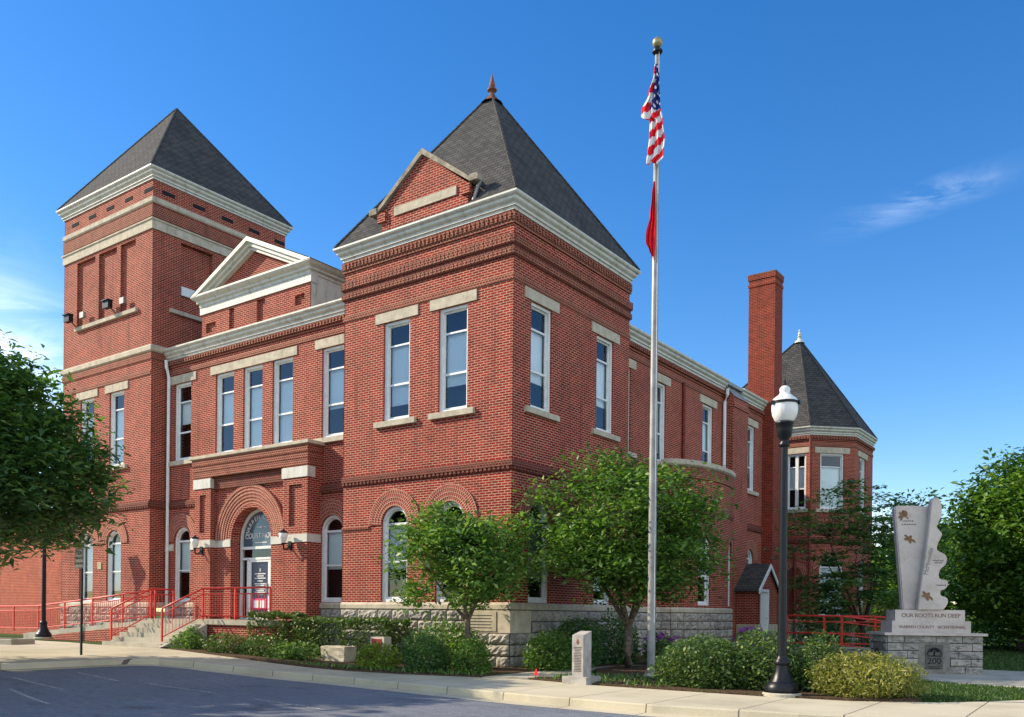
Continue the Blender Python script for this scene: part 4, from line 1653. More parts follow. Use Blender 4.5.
# ------------------------------------------------------------------ the right-hand ramp with its low stone wall
rr = thing('garden_ramp', (5.9, 10.2, 0.0), 'raised walk with a low grey stone wall behind the big monument', 'ramp')
rock_wall(front(10.25), 1.6, 8.6, 0.0, 0.46, rr, M['rock'], rows=2, bw=0.5, bulge=0.03, name='stone_wall')
mb = MB()
mb.box(1.6, 8.6, 10.3, 12.2, 0.02, 0.45)
mb.box(1.6, 8.6, 10.16, 10.6, 0.46, 0.52)
mb.build('walk_slab', M['concrete2'], rr)
railing('garden_railing', [[(4.05, 10.45, .47), (5.93, 10.45, .46), (8.5, 10.7, 0.16)]], 'near red three-bar railing on the low stone wall beside the monument',
        'red railings beside the monument', bal=0, post_every=1.3, mid=True)
railing('garden_railing', [[(3.6, 12.0, .46), (4.9, 12.0, .46), (6.6, 12.0, .46), (9.2, 12.2, .2)]], 'farther red three-bar railing, against the courthouse shrubs',
        'red railings beside the monument', bal=0, post_every=1.2, mid=True)
sp = thing('spotlight', (5.35, 10.25, 0.52), 'small dark spotlight sitting on the low stone wall', 'spotlight')
mb = MB()
mb.box(5.18, 5.52, 10.10, 10.32, 0.60, 0.80)
mb.box(5.15, 5.55, 10.06, 10.1, 0.58, 0.83)
mb.build('housing', M['iron'], sp)
mb = MB()
mb.tube([(5.35, 10.25, .52), (5.35, 10.25, .62)], 0.03)
mb.build('bracket', M['iron'], sp)
mb = MB()
mb.box(5.19, 5.51, 10.05, 10.061, 0.61, 0.80)
mb.build('lens', M['glass'], sp)

# ------------------------------------------------------------------ cellar entrance: little brick shed
sh = thing('brick_shed', (-0.2, 18.7, 0.1), 'small brick cellar entrance with a dark gabled roof and white door', 'shed')
mb = MB()
fs = side(0.45)
wall(mb, fs, [(17.5, 0), (19.9, 0), (19.9, 2.75), (18.7, 3.72), (17.5, 2.75)], [rect(17.85, 18.75, .3, 2.62)], 0.1)
mb.obox(front(17.5), s1 + .4, 0.45, 0, 2.75, -0.1, 0.0)
mb.obox(front(19.9), s1, 0.45, 0, 2.75, 0.0, 0.02)
mb.build('wall', M['brick'], sh)
mb = MB()
mb.obox(front(17.5), -.5, 0.46, 0, 1.15, 0.0, 0.03)
mb.obox(fs, 17.47, 17.84, 0, 1.15, 0.0, 0.03)
mb.obox(fs, 18.76, 19.9, 0, 1.15, 0.0, 0.03)
mb.build('stone_base', M['stone'], sh)
mb = MB()
for s_ in (-1, 1):
    y0 = 18.7 + s_ * 1.42
    mb.prism([(s1 - .5, 18.7, 3.84), (s1 - .5, y0, 2.66), (s1 - .5, y0, 2.56), (s1 - .5, 18.7, 3.74)], (.56 + .5 + .98, 0, 0))
mb.build('roof', M['shingle'], sh)
mb = MB()
for s_ in (-1, 1):
    y0 = 18.7 + s_ * 1.40
    mb.prism([(.56, 18.7, 3.80), (.56, y0, 2.64), (.56, y0, 2.46), (.56, 18.7, 3.62)], (0.05, 0, 0))
mb.build('bargeboard', M['white'], sh)
mb = MB()
mb.obox(fs, 17.86, 18.74, .3, 2.61, -0.08, -0.03)
ring(mb, fs, rect(17.80, 18.80, .3, 2.68), rect(17.9, 18.70, .35, 2.56), -0.06, 0.03)
for a in (0.5, 1.5):
    ring(mb, fs, rect(17.98, 18.62, a, a + .9), rect(18.02, 18.58, a + .04, a + .86), -.035, -.02)
dr = mb.build('door', M['white'], sh)
mb = MB()
mb.lathe((0.45, 18.62, 1.4), [(0.0, -.03), (0.035, 0), (0, .03)], 8)
mb.build('handle', M['grey_metal'], dr)

# ------------------------------------------------------------------ street lamps


def street_lamp(loc, label):
    L = thing('street_lamp', loc, label, 'street lamp', 'black iron street lamps')
    x, y, z = loc
    mb = MB()
    mb.lathe((x, y, z), [(0.36, 0), (.36, .05), (.33, .07)], 24)
    mb.build('footing', M['concrete2'], L)
    mb = MB()
    mb.lathe((x, y, z), [(.29, .06), (.30, .08), (.30, .19), (.27, .22), (.26, .25), (.22, .27)], 24, 0.0)
    mb.lathe((x, y, z), [(.22, .27), (.18, .34), (.135, .46), (.12, .58)], 24, 0.07, 12)
    mb.lathe((x, y, z), [(.12, .58), (.145, .60), (.15, .64), (.13, .68), (.10, .72), (.092, .76)], 24)
    mb.build('base', M['iron'], L, smooth=True)
    mb = MB()
    mb.lathe((x, y, z), [(.082, .74), (.064, 4.80)], 24, 0.05, 12)
    mb.build('pole', M['iron'], L, smooth=True)
    mb = MB()
    mb.lathe((x, y, z), [(.07, 4.70), (.10, 4.72), (.10, 4.76), (.075, 4.79), (.085, 4.84), (.13, 4.90), (.15, 5.02), (.155, 5.12), (.17, 5.14), (.17, 5.17), (.14, 5.18)], 20, 0.03, 8)
    mb.build('fitter', M['iron'], L, smooth=True)
    mb = MB()
    mb.lathe((x, y, z), [(.14, 5.17), (.185, 5.21), (.225, 5.30), (.24, 5.40), (.238, 5.51)], 48, 0.012, 16)
    mb.lathe((x, y, z), [(.25, 5.55), (.215, 5.61), (.15, 5.66), (.105, 5.70), (.09, 5.735), (.10, 5.77), (.095, 5.81), (.06, 5.85), (.03, 5.86)], 28)
    mb.build('globe', M['opal'], L, smooth=True)
    mb = MB()
    mb.lathe((x, y, z), [(.245, 5.505), (.258, 5.51), (.258, 5.522), (.25, 5.526), (.25, 5.536), (.258, 5.54), (.258, 5.552), (.245, 5.556)], 28)
    for a in (-2.2, 0.2, 2.3):
        p = Vector((x + .252 * math.cos(a), y + .252 * math.sin(a), z))
        mb.box(p.x - .03, p.x + .03, p.y - .03, p.y + .03, z + 5.49, z + 5.56)
    mb.lathe((x, y, z), [(.03, 5.85), (.035, 5.88), (.016, 5.91), (.018, 5.95), (0, 6.02)], 10)
    mb.build('collar', M['iron'], L)
    return L


lp1 = street_lamp((8.59, -3.05, 0.0), 'tall black street lamp with white acorn globe, between the clipped shrub and the yellowish bush')
lp2 = copy_tree(lp1)
lp2.location = (-21.95, -1.75, 0.30)
lp2['label'] = 'black street lamp by the red ramp railing, its globe lost in the dark tree'

# ------------------------------------------------------------------ parking sign
pz = 0.22
ps = thing('parking_sign', (-9.96, -6.63, pz), 'small white parking sign on a dark post at the kerb', 'sign')
mb = MB()
mb.box(-9.985, -9.935, -6.655, -6.605, pz - .1, pz + 2.95)
mb.build('post', M['iron'], ps)
fsn = Fr((-9.96, -6.70), (1.0, 0.12), (0.12, -1.0))
mb = MB()
mb.obox(fsn, -.19, .19, pz + 2.42, pz + 2.98, 0, 0.012)
pl_ = mb.build('sign_plate', M['sign_white'], ps)
mb = MB()
ring(mb, fsn, rect(-.175, .175, pz + 2.435, pz + 2.965), rect(-.165, .165, pz + 2.445, pz + 2.955), .012, .014)
mb.build('sign_border', M['dark_letter'], pl_)
for s_, z_, sz in (('TEN', 2.84, .15), ('MINUTE', 2.70, .105), ('PARKING', 2.55, .095)):
    text_mesh(s_, sz, fr_mat(fsn, 0, pz + z_, 0.014), M['dark_letter'], 'lettering', pl_, 0.002)

# ------------------------------------------------------------------ flagpole and flags
PX_, PY_ = 4.40, -0.20
fpz = thing('flagpole', (PX_, PY_, 0.0), 'tall grey steel flagpole with a round ball on top', 'flagpole')
mb = MB()
mb.lathe((PX_, PY_, 0), [(.20, 0.0), (.20, .03), (.15, .06), (.105, .09)], 24)
mb.build('base', M['concrete2'], fpz)
mb = MB()
mb.lathe((PX_, PY_, 0), [(.100, .05), (.098, 4.0), (.082, 9.0), (.055, 15.2), (.05, 15.2)], 20)
mb.build('pole', M['grey_metal'], fpz, smooth=True)
mb = MB()
mb.lathe((PX_, PY_, 0), [(.05, 15.08), (.10, 15.12), (.125, 15.15), (.125, 15.19), (.06, 15.24), (.03, 15.28)], 16)
mb.build('truck', M['iron'], fpz)
mb = MB()
rb = .125
mb.lathe((PX_, PY_, 15.39), [(rb * math.cos(R(a)), rb * math.sin(R(a))) for a in range(-90, 91, 15)], 20)
mb.build('ball', M['gold'], fpz, smooth=True)
mb = MB()
mb.tube([(PX_ + .10, PY_ - .06, 1.3), (PX_ + .07, PY_ - .05, 15.1)], 0.006, 5)
mb.build('halyard', M['white_cloth'], fpz)


def lerp_tab(tab, t_):
    for (t0, v0), (t1, v1) in zip(tab[:-1], tab[1:]):
        if t_ <= t1:
            w = (t_ - t0) / (t1 - t0)
            w = w * w * (3 - 2 * w)
            return v0 + (v1 - v0) * w
    return tab[-1][1]


def hanging_flag(name, ztop, drop, left, right, mat_of, mats, label, nx=60, ny=150, seed=1, pleat=0.05):
    """limp cloth hanging in pleats from the halyard, its left and right edges given down its length"""
    rn = random.Random(seed)
    ph = [rn.uniform(0, 6.28) for _ in range(4)]
    set_org((PX_, PY_, ztop - drop))
    ca, sa = math.cos(0.35), math.sin(0.35)
    vv, faces, mi, xy = [], [], [], {}
    for j in range(ny + 1):
        tv = j / ny
        l_, r_ = lerp_tab(left, tv), lerp_tab(right, tv)
        for i in range(nx + 1):
            s_ = i / nx
            lx = l_ + (r_ - l_) * s_
            amp = pleat * min(1, tv * 4 + .15)
            ly = -0.13 + amp * math.sin(15 * s_ + 2.2 * tv + ph[0]) + .4 * amp * math.sin(33 * s_ - 4 * tv + ph[1])
            lz = -tv * drop + 0.035 * math.sin(15 * s_ + ph[2]) * min(1, tv * 3) - .10 * abs(s_ - .5) * (tv > .9)
            xy[i, j] = (lx, -lz)
            vv.append((lx * ca - ly * sa, lx * sa + ly * ca, lz + drop))
    for j in range(ny):
        for i in range(nx):
            k = j * (nx + 1) + i
            faces.append((k, k + 1, k + nx + 2, k + nx + 1))
            lx, dn = xy[i, j]
            mi.append(mat_of((i + .5) / nx, lx, dn))
    me = bpy.data.meshes.new(name)
    me.from_pydata(vv, [], faces)
    for m in mats:
        me.materials.append(m)
    for p, m_ in zip(me.polygons, mi):
        p.material_index = m_
        p.use_smooth = True
    o = bpy.data.objects.new(name, me)
    COL.objects.link(o)
    o.location = ORG
    return tag(o, label, 'flag')


def us(s_, x_, dn):
    edge = -0.20 + 0.24 * s_
    if dn < 1.10 + .25 * x_ and s_ > .42 - .30 * max(0, .55 - dn):
        a, b = (x_ + .02 * math.sin(9 * dn)) / .075, dn / .105
        ia, ib = math.floor(a), math.floor(b)
        if (ia + ib) % 2 == 0 and (a - ia - .5) ** 2 + (b - ib - .5) ** 2 < .12:
            return 1
        return 2
    c_ = dn + .62 * x_ + .05 * math.sin(8 * x_)
    return 0 if math.floor(c_ / .185) % 2 == 0 else 1


hanging_flag('national_flag', 14.80, 2.36, [(0, -.05), (.10, -.08), (.30, -.20), (.47, -.36), (.53, -.36), (.58, -.15), (.75, -.16), (1, -.22)],
             [(0, .03), (.15, .07), (.4, .10), (.6, .17), (.78, .22), (.93, .19), (1, .05)], us, [M['red_flag'], M['white_cloth'], M['blue_cloth']],
             'limp red, white and blue starred and striped flag at the pole top', seed=4)
hanging_flag('state_flag', 11.97, 1.85, [(0, -.05), (.2, -.08), (.45, -.12), (.72, -.21), (.80, -.21), (1, -.06)], [(0, .0), (.5, .02), (.8, .02), (1, -.02)],
             lambda s_, x_, dn: 0, [M['red_flag']], 'plain red flag hanging limp below the striped flag', 30, 60, 9, 0.05)

# ------------------------------------------------------------------ stone marker, red plaque, trough, utility flag
mk = thing('stone_marker', (4.25, -3.35, 0.0), 'slim pale stone marker with a slanted top and engraved lines', 'marker')
x0, y0 = 4.08, -3.30
mb = MB()
mb.prism([(x0, y0, .16), (x0, y0 + .34, .16), (x0, y0 + .34, 1.14), (x0, y0, 1.05)], (.28, 0, 0))
mb.build('slab', M['marker_stone'], mk)
mb = MB()
mb.box(x0 - .16, x0 + .44, y0 - .14, y0 + .48, 0, .16)
mb.build('plinth', M['marker_stone'], mk)
mb = MB()
rn = random.Random(2)
for k in range(16):
    zz = .78 - k * .034
    ln = rn.uniform(.14, .20)
    mb.box(x0 + .14 - ln / 2, x0 + .14 + ln / 2, y0 - .003, y0 + .001, zz, zz + .015)
mb.build('engraved_lines', M['dark_letter'], mk)
mb = MB()
fm = front(y0)
mb.prism([fm(x0 + .14 + a, .91 + b, .006) for a, b in ((-.02, -.05), (.02, -.05), (.035, 0), (.02, .035), (0, .065), (-.02, .035), (-.035, 0))], (0, .008, 0))
mb.build('emblem', M['copper'], mk)

rpz = thing('plaque_stand', (-2.5, -2.3, 0.0), 'little grey stone stand with a red plaque, between the hedge and the round dark shrub', 'plaque')
fx = front(-2.45)
mb = MB()
mb.prism([fx(-2.86, 0, 0), fx(-2.86, .84, 0), fx(-2.36, .84, 0), fx(-2.36, 0, 0)], (0, .28, 0))
mb.build('stand', M['granite'], rpz)
mb = MB()
mb.obox(fx, -2.81, -2.45, .42, .79, 0, .015)
mb.obox(fx, -2.68, -2.58, .60, .70, .015, .02)
mb.build('plaque', M['red_plaque'], rpz)

set_org((-4.9, -1.7, 0.05))
bm_ = bmesh.new()
bmesh.ops.create_cube(bm_, size=1)
for v_ in bm_.verts:
    v_.co = Vector((v_.co.x * 1.05 * (1.0 if v_.co.z > 0 else .93), v_.co.y * .5 * (1.0 if v_.co.z > 0 else .9), v_.co.z * .46 + .23))
bmesh.ops.bevel(bm_, geom=bm_.edges[:], offset=0.03, segments=2, affect='EDGES')
bmesh.ops.subdivide_edges(bm_, edges=bm_.edges[:], cuts=3, use_grid_fill=True)
rn = random.Random(8)
for v_ in bm_.verts:
    v_.co += Vector((rn.uniform(-.012, .012), rn.uniform(-.012, .012), rn.uniform(-.01, .01)))
me = bpy.data.meshes.new('stone_trough')
bm_.to_mesh(me)
bm_.free()
me.materials.append(M['stone'])
o = bpy.data.objects.new('stone_trough', me)
COL.objects.link(o)
o.location = (-4.85, -1.75, 0.05)
tag(o, 'rough pale stone block lying in the bed before the clipped hedge', 'stone block')

uf = thing('marker_flag', (2.75, -2.75, 0.03), 'tiny red utility flag stuck in the bed left of the stone marker', 'marker flag')
mb = MB()
mb.tube([(2.75, -2.75, .0), (2.77, -2.76, .27)], 0.006, 5)
mb.build('wire', M['iron'], uf)
mb = MB()
mb.prism([(2.77, -2.76, .27), (2.70, -2.74, .10), (2.86, -2.80, .08)], (0.004, 0.004, 0))
mb.build('flag', M['red_flag'], uf)
set_org((-17.9, -4.9, 0.25))
mb = MB()
mb.sweep([(-19.5, -5.6), (-17.6, -5.0), (-18.0, -4.0), (-20.0, -4.6)], [(0, .2), (0, .42), (-.02, .44), (-.5, .44)], True)
mb.poly([(-19.2, -5.2, .44), (-17.9, -4.8, .44), (-18.2, -4.3, .44), (-19.6, -4.7, .44)])
tag(mb.build('concrete_slab', M['concrete2']), 'low concrete slab at the far left of the pavement', 'slab')

# ------------------------------------------------------------------ bicentennial monument
ang = R(30)
MF = Fr((9.49, 6.34), (math.cos(ang), math.sin(ang)), (math.sin(ang), -math.cos(ang)))
mn = thing('monument', (9.49 - MF.n.x * .7, 6.34 - MF.n.y * .7, 0.0), 'tall split granite monument with bronze leaves on a stone block base', 'monument')
DEP = 1.5
hw = 1.22
ML = Fr(MF(-hw, 0, 0), tuple((-MF.n)[:2]), tuple((-MF.t)[:2]))       # left flank, u runs to the back
MR = Fr(MF(hw, 0, -DEP), tuple(MF.n[:2]), tuple(MF.t[:2]))
rock_wall(MF, -hw, hw, 0.0, 1.03, mn, M['rock'], rows=5, bw=0.6, bulge=0.035, skip=(-.40, .37, 0.08, .80), name='base_wall')
rock_wall(ML, 0, DEP, 0.0, 1.03, mn, M['rock'], rows=5, bw=0.6, bulge=0.035, skip=(0.42, 1.12, 0.25, .80), name='base_wall')
rock_wall(MR, 0, DEP, 0.0, 1.03, mn, M['rock'], rows=5, bw=0.6, bulge=0.035, name='base_wall')
mb = MB()
mb.obox(MF, -hw - .10, hw + .10, 1.03, 1.10, -DEP - .1, 0.12)
mb.build('ledge', M['granite'], mn)
mb = MB()
mb.obox(MF, -1.06, 0.98, 1.10, 1.42, -1.10, -0.12)
lo_ = mb.build('plinth', M['granite'], mn)
mb = MB()
mb.obox(MF, -.95, .86, 1.42, 1.72, -1.0, -0.22)
up_ = mb.build('plinth', M['granite'], mn)
text_mesh('OUR ROOTS RUN DEEP', 0.150, fr_mat(MF, -.02, 1.565, -0.217), M['brown_letter'], 'lettering', up_, 0.003, spacing=0.95)
text_mesh('WARREN COUNTY \u00b7 BICENTENNIAL', 0.112, fr_mat(MF, -.02, 1.255, -0.117), M['brown_letter'], 'lettering', lo_, 0.003, spacing=0.93)


def mpt(zx, zy):
    """from the elevation sketch of the slabs (mm-like units) to local u, z"""
    return (-.94 + (zx - 40) / 5.74 / 35.6 * 0.87, 1.72 + (672 - zy) / 5.74 / 37.4)


def slab(name, outline, d0, d1, bev=0.03):
    bm = bmesh.new()
    vs = [bm.verts.new(MF(*mpt(a, b), d1) - ORG) for a, b in outline]
    f = bm.faces.new(vs)
    bm.normal_update()
    if f.normal.dot(MF.n) < 0:
        f.normal_flip()
    r = bmesh.ops.extrude_face_region(bm, geom=[f])
    for e in r['geom']:
        if isinstance(e, bmesh.types.BMVert):
            e.co -= MF.n * (d1 - d0)
    bmesh.ops.recalc_face_normals(bm, faces=bm.faces[:])
    ed = [e for e in bm.edges if len(e.link_faces) == 2 and e.link_faces[0].normal.dot(e.link_faces[1].normal) < .3]
    bmesh.ops.bevel(bm, geom=ed, offset=bev, segments=2, affect='EDGES')
    me = bpy.data.meshes.new(name)
    bm.to_mesh(me)
    bm.free()
    me.materials.append(M['granite'])
    o = bpy.data.objects.new(name, me)
    COL.objects.link(o)
    o.parent = mn
    return o


slabL = slab('slab', [(98, 672), (40, 75), (55, 60), (140, 60), (262, 66), (262, 200), (240, 330), (215, 520), (200, 672)], -0.66, -0.40)


def smooth_line(pts, n=6):
    out = []
    for i in range(len(pts) - 1):
        p0 = Vector(pts[max(i - 1, 0)])
        p1, p2 = Vector(pts[i]), Vector(pts[i + 1])
        p3 = Vector(pts[min(i + 2, len(pts) - 1)])
        for k in range(n):
            t_ = k / n
            out.append(tuple(0.5 * ((2 * p1) + (p2 - p0) * t_ + (2 * p0 - 5 * p1 + 4 * p2 - p3) * t_ ** 2 + (3 * p1 - p0 - 3 * p2 + p3) * t_ ** 3)))
    out.append(pts[-1])
    return out


wav = smooth_line([(262, 22), (290, 24), (308, 60), (308, 125), (285, 175), (284, 195), (312, 228), (308, 250), (288, 290), (287, 325), (330, 348), (346, 375), (335, 410),
                   (303, 440), (300, 488), (345, 500), (352, 525), (335, 550), (308, 562), (312, 588), (345, 600), (354, 625), (340, 655), (322, 672)], 3)
slabR = slab('slab', wav + [(170, 672), (176, 600), (200, 440), (232, 200), (246, 40)], -0.39, -0.14, 0.02)


def bronze_leaf(u, z, s, rot, d, parent, kind='oak'):
    pts = []
    n_ = 40
    for i in range(n_):
        a = 2 * math.pi * i / n_
        r_ = 1.0 + 0.38 * math.cos(5 * a) if kind == 'oak' else 0.85 + 0.1 * math.cos(3 * a)
        x_, y_ = r_ * math.cos(a) * .62, r_ * math.sin(a)
        c_, s_ = math.cos(rot), math.sin(rot)
        pts.append(MF(u + s * (x_ * c_ - y_ * s_), z + s * (x_ * s_ + y_ * c_), d))
    mb = MB()
    mb.prism(pts, MF.n * 0.02)
    stem = MF(u + s * math.sin(rot) * 1.0, z - s * math.cos(rot) * 1.0, d + .01)
    mb.tube([stem, MF(u + s * math.sin(rot) * 1.6, z - s * math.cos(rot) * 1.5, d + .01)], s * .09, 5)
    return mb.build('bronze_leaf', M['leaf_bronze'], parent)


u, z = mpt(104, 106)
bronze_leaf(u, z, .115, 0.5, -0.40, slabL, 'round')
u, z = mpt(84, 118)
bronze_leaf(u, z, .10, -0.2, -0.40, slabL)
u, z = mpt(132, 255)
bronze_leaf(u, z, .125, 1.0, -0.40, slabL)
u, z = mpt(224, 590)
bronze_leaf(u, z, .125, 0.9, -0.14, slabR)
text_mesh('McMinnville', 0.155, fr_mat(MF, *mpt(232, 390), -0.137, R(79)), M['engraving'], 'lettering', slabR, 0.003)
mb = MB()
for cx_, cy_, w_ in ((125, 150, 60), (130, 170, 80), (290, 385, 60), (292, 398, 40), (310, 528, 55)):
    u, z = mpt(cx_, cy_)
    dd = -0.40 if cx_ < 200 else -0.14
    for k in range(6):
        a = u - w_ / 2 / 204 + k * w_ / 204 / 6
        mb.obox(MF, a, a + w_ / 204 / 8, z - .015 - .004 * (k % 3), z + .012 + .006 * (k % 2), dd - .002, dd + .003)
mb.build('engraved_lines', M['engraving'], mn)
mb = MB()
mb.obox(MF, -.42, .39, 0.0, .83, -0.05, 0.03)
pq = mb.build('plaque_frame', M['frame_stone'], mn)
mb = MB()
mb.obox(MF, -.24, .21, 0.13, .79, 0.03, 0.045)
bz = mb.build('plaque', M['bronze'], pq)
text_mesh('200', 0.24, fr_mat(MF, -.015, .345, 0.047), M['iron'], 'numerals', pq, 0.006)
mb = MB()
arch_ring(mb, MF, -.015, .52, .165, .195, .045, .06, 0, math.pi, 14)
mb.obox(MF, -.20, .17, .47, .50, .045, .055)
mb.tube([MF(-.015, .49, .055), MF(-.015, .62, .055)], .02, 5)
for k in range(7):
    a = math.pi * (k + .5) / 7
    mb.lathe(MF(-.015 + .095 * math.cos(a), .60 + .07 * math.sin(a), .05), [(.028, -.02), (.035, 0), (.02, .025), (0, .03)], 6)
mb.obox(MF, -.17, .14, .19, .205, .045, .051)
mb.obox(MF, -.17, .14, .15, .165, .045, .051)
mb.build('relief', M['iron'], pq)
mb = MB()
mb.obox(ML, 0.40, 1.14, 0.2, .82, -0.05, 0.03)
p2_ = mb.build('plaque_frame', M['frame_stone'], mn)
mb = MB()
arch_ring(mb, ML, 0.77, .40, .22, .26, .03, .05, 0, math.pi, 14)
mb.obox(ML, .51, 1.03, .36, .41, .025, .048)
mb.build('relief', M['iron'], p2_)

# ------------------------------------------------------------------ vegetation
def leaf_mesh(name, C, size, rng, mat, parent, flat=0.5, aspect=0.55, var=0.45, droop=0.0, outward=None):
    """many separate leaf faces: diamonds scattered through the crown"""
    n = len(C)
    N = rng.normal(size=(n, 3))
    N[:, 2] = np.abs(N[:, 2]) + flat * 2.0
    if outward is not None:
        N += outward * 0.9
    N /= np.linalg.norm(N, axis=1)[:, None]
    T = rng.normal(size=(n, 3))
    T[:, 2] -= droop
    T -= (T * N).sum(1)[:, None] * N
    T /= np.linalg.norm(T, axis=1)[:, None]
    B = np.cross(N, T)
    s = size * (1 + var * rng.normal(size=n)).clip(0.45, 1.8)
    a = T * (s * 0.5)[:, None]
    b = B * (s * 0.5 * aspect)[:, None]
    cup = N * (s * 0.10)[:, None]
    V = np.empty((n, 4, 3))
    V[:, 0] = C - a
    V[:, 1] = C + b * 0.9 + cup - a * .15
    V[:, 2] = C + a
    V[:, 3] = C - b * 0.9 + cup - a * .15
    V = V.reshape(-1, 3) - np.array(ORG)
    me = bpy.data.meshes.new(name)
    me.vertices.add(n * 4)
    me.vertices.foreach_set('co', V.ravel())
    me.loops.add(n * 4)
    me.loops.foreach_set('vertex_index', np.arange(n * 4))
    me.polygons.add(n)
    me.polygons.foreach_set('loop_start', np.arange(0, n * 4, 4))
    me.polygons.foreach_set('loop_total', np.full(n, 4))
    me.materials.append(mat)
    me.update()
    me.validate()
    o = bpy.data.objects.new(name, me)
    COL.objects.link(o)
    if parent:
        o.parent = parent
    else:
        o.location = ORG
    return o


def crown_points(rng, c, rad, n_cl, per, rc, shell=0.45, lobes=7, lob=0.28, zflat=0.6, cut=None):
    D = rng.normal(size=(n_cl, 3))
    D /= np.linalg.norm(D, axis=1)[:, None]
    L = rng.normal(size=(lobes, 3))
    L /= np.linalg.norm(L, axis=1)[:, None]
    A = rng.uniform(-lob, lob, lobes)
    f = 1 + (np.maximum(D @ L.T, 0) ** 4 * A).sum(1)
    r = (shell + (1 - shell) * rng.uniform(0, 1, n_cl) ** 0.6)
    P = D * (r * f)[:, None] * np.array(rad) + np.array(c)
    if cut is not None:
        P = P[cut(P)]
    k = len(P)
    cnt = rng.poisson(per, k) + 3
    idx = np.repeat(np.arange(k), cnt)
    sc = rc * rng.uniform(0.65, 1.35, k)
    Q = np.clip(rng.normal(size=(len(idx), 3)), -1.7, 1.7) * sc[idx][:, None]
    Q[:, 2] *= zflat
    return P, P[idx] + Q, D


def not_in_house(P):
    x, y, z = P[:, 0], P[:, 1], P[:, 2]
    inside = ((x < 0.06) & (y > -0.06)) | ((x < -8.2) & (y > -.1)) | ((x < -6.5) & (y > 0.6))
    return ~inside


def tree(name, base, height, c, rad, n_cl, per, rc, leaf_size, mat, bark, label, trunk_r, seed, group=None, shell=0.45, flat=0.5, lob=0.28,
         zflat=0.6, forks=5, fork_z=None, limbs=26, cut=None, droop=0.0, aspect=0.55, lean=(0, 0)):
    rng = np.random.default_rng(seed)
    t_ = thing(name, base, label, 'tree', group)
    P, Q, D = crown_points(rng, c, rad, n_cl, per, rc, shell, 9, lob, zflat, cut)
    if cut is not None:
        Q = Q[cut(Q)]
    leaf_mesh('crown', Q, leaf_size, rng, mat, t_, flat, aspect, droop=droop)
    b = Vector(base)
    fz = fork_z or (c[2] - rad[2] * 0.75)
    top = Vector((b.x + lean[0], b.y + lean[1], fz))
    mb = MB()
    mb.tube([b - Vector((0, 0, .15)), b + Vector((0, 0, .12)), b.lerp(top, .4) + Vector((.03, -.02, 0)), top], [trunk_r * 1.5, trunk_r * 1.12, trunk_r * .92, trunk_r * .85], 12)
    mb.build('trunk', bark, t_, smooth=True)
    mb = MB()
    ends = []
    for k in range(forks):
        a = 2 * math.pi * (k + .3 * rng.uniform(-1, 1)) / forks
        e = Vector((c[0] + rad[0] * .45 * math.cos(a), c[1] + rad[1] * .45 * math.sin(a), c[2] + rad[2] * rng.uniform(-.25, .45)))
        md = top.lerp(e, .5) + Vector((0, 0, -.05 * rad[2]))
        mb.tube([top - Vector((0, 0, trunk_r * .6)), md, e], [trunk_r * .62, trunk_r * .40, trunk_r * .16], 7)
        ends += [md, e, top.lerp(e, .75)]
    pick = rng.choice(len(P), min(limbs * 4, len(P)), replace=False)
    for i in pick:
        p = Vector(P[i])
        s = min(ends, key=lambda q: (q - p).length)
        mb.tube([s, s.lerp(p, .5) + Vector((0, 0, .06 * (p - s).length)), p], [trunk_r * .14, trunk_r * .09, trunk_r * .03], 5)
    mb.build('limbs', bark, t_)
    return t_


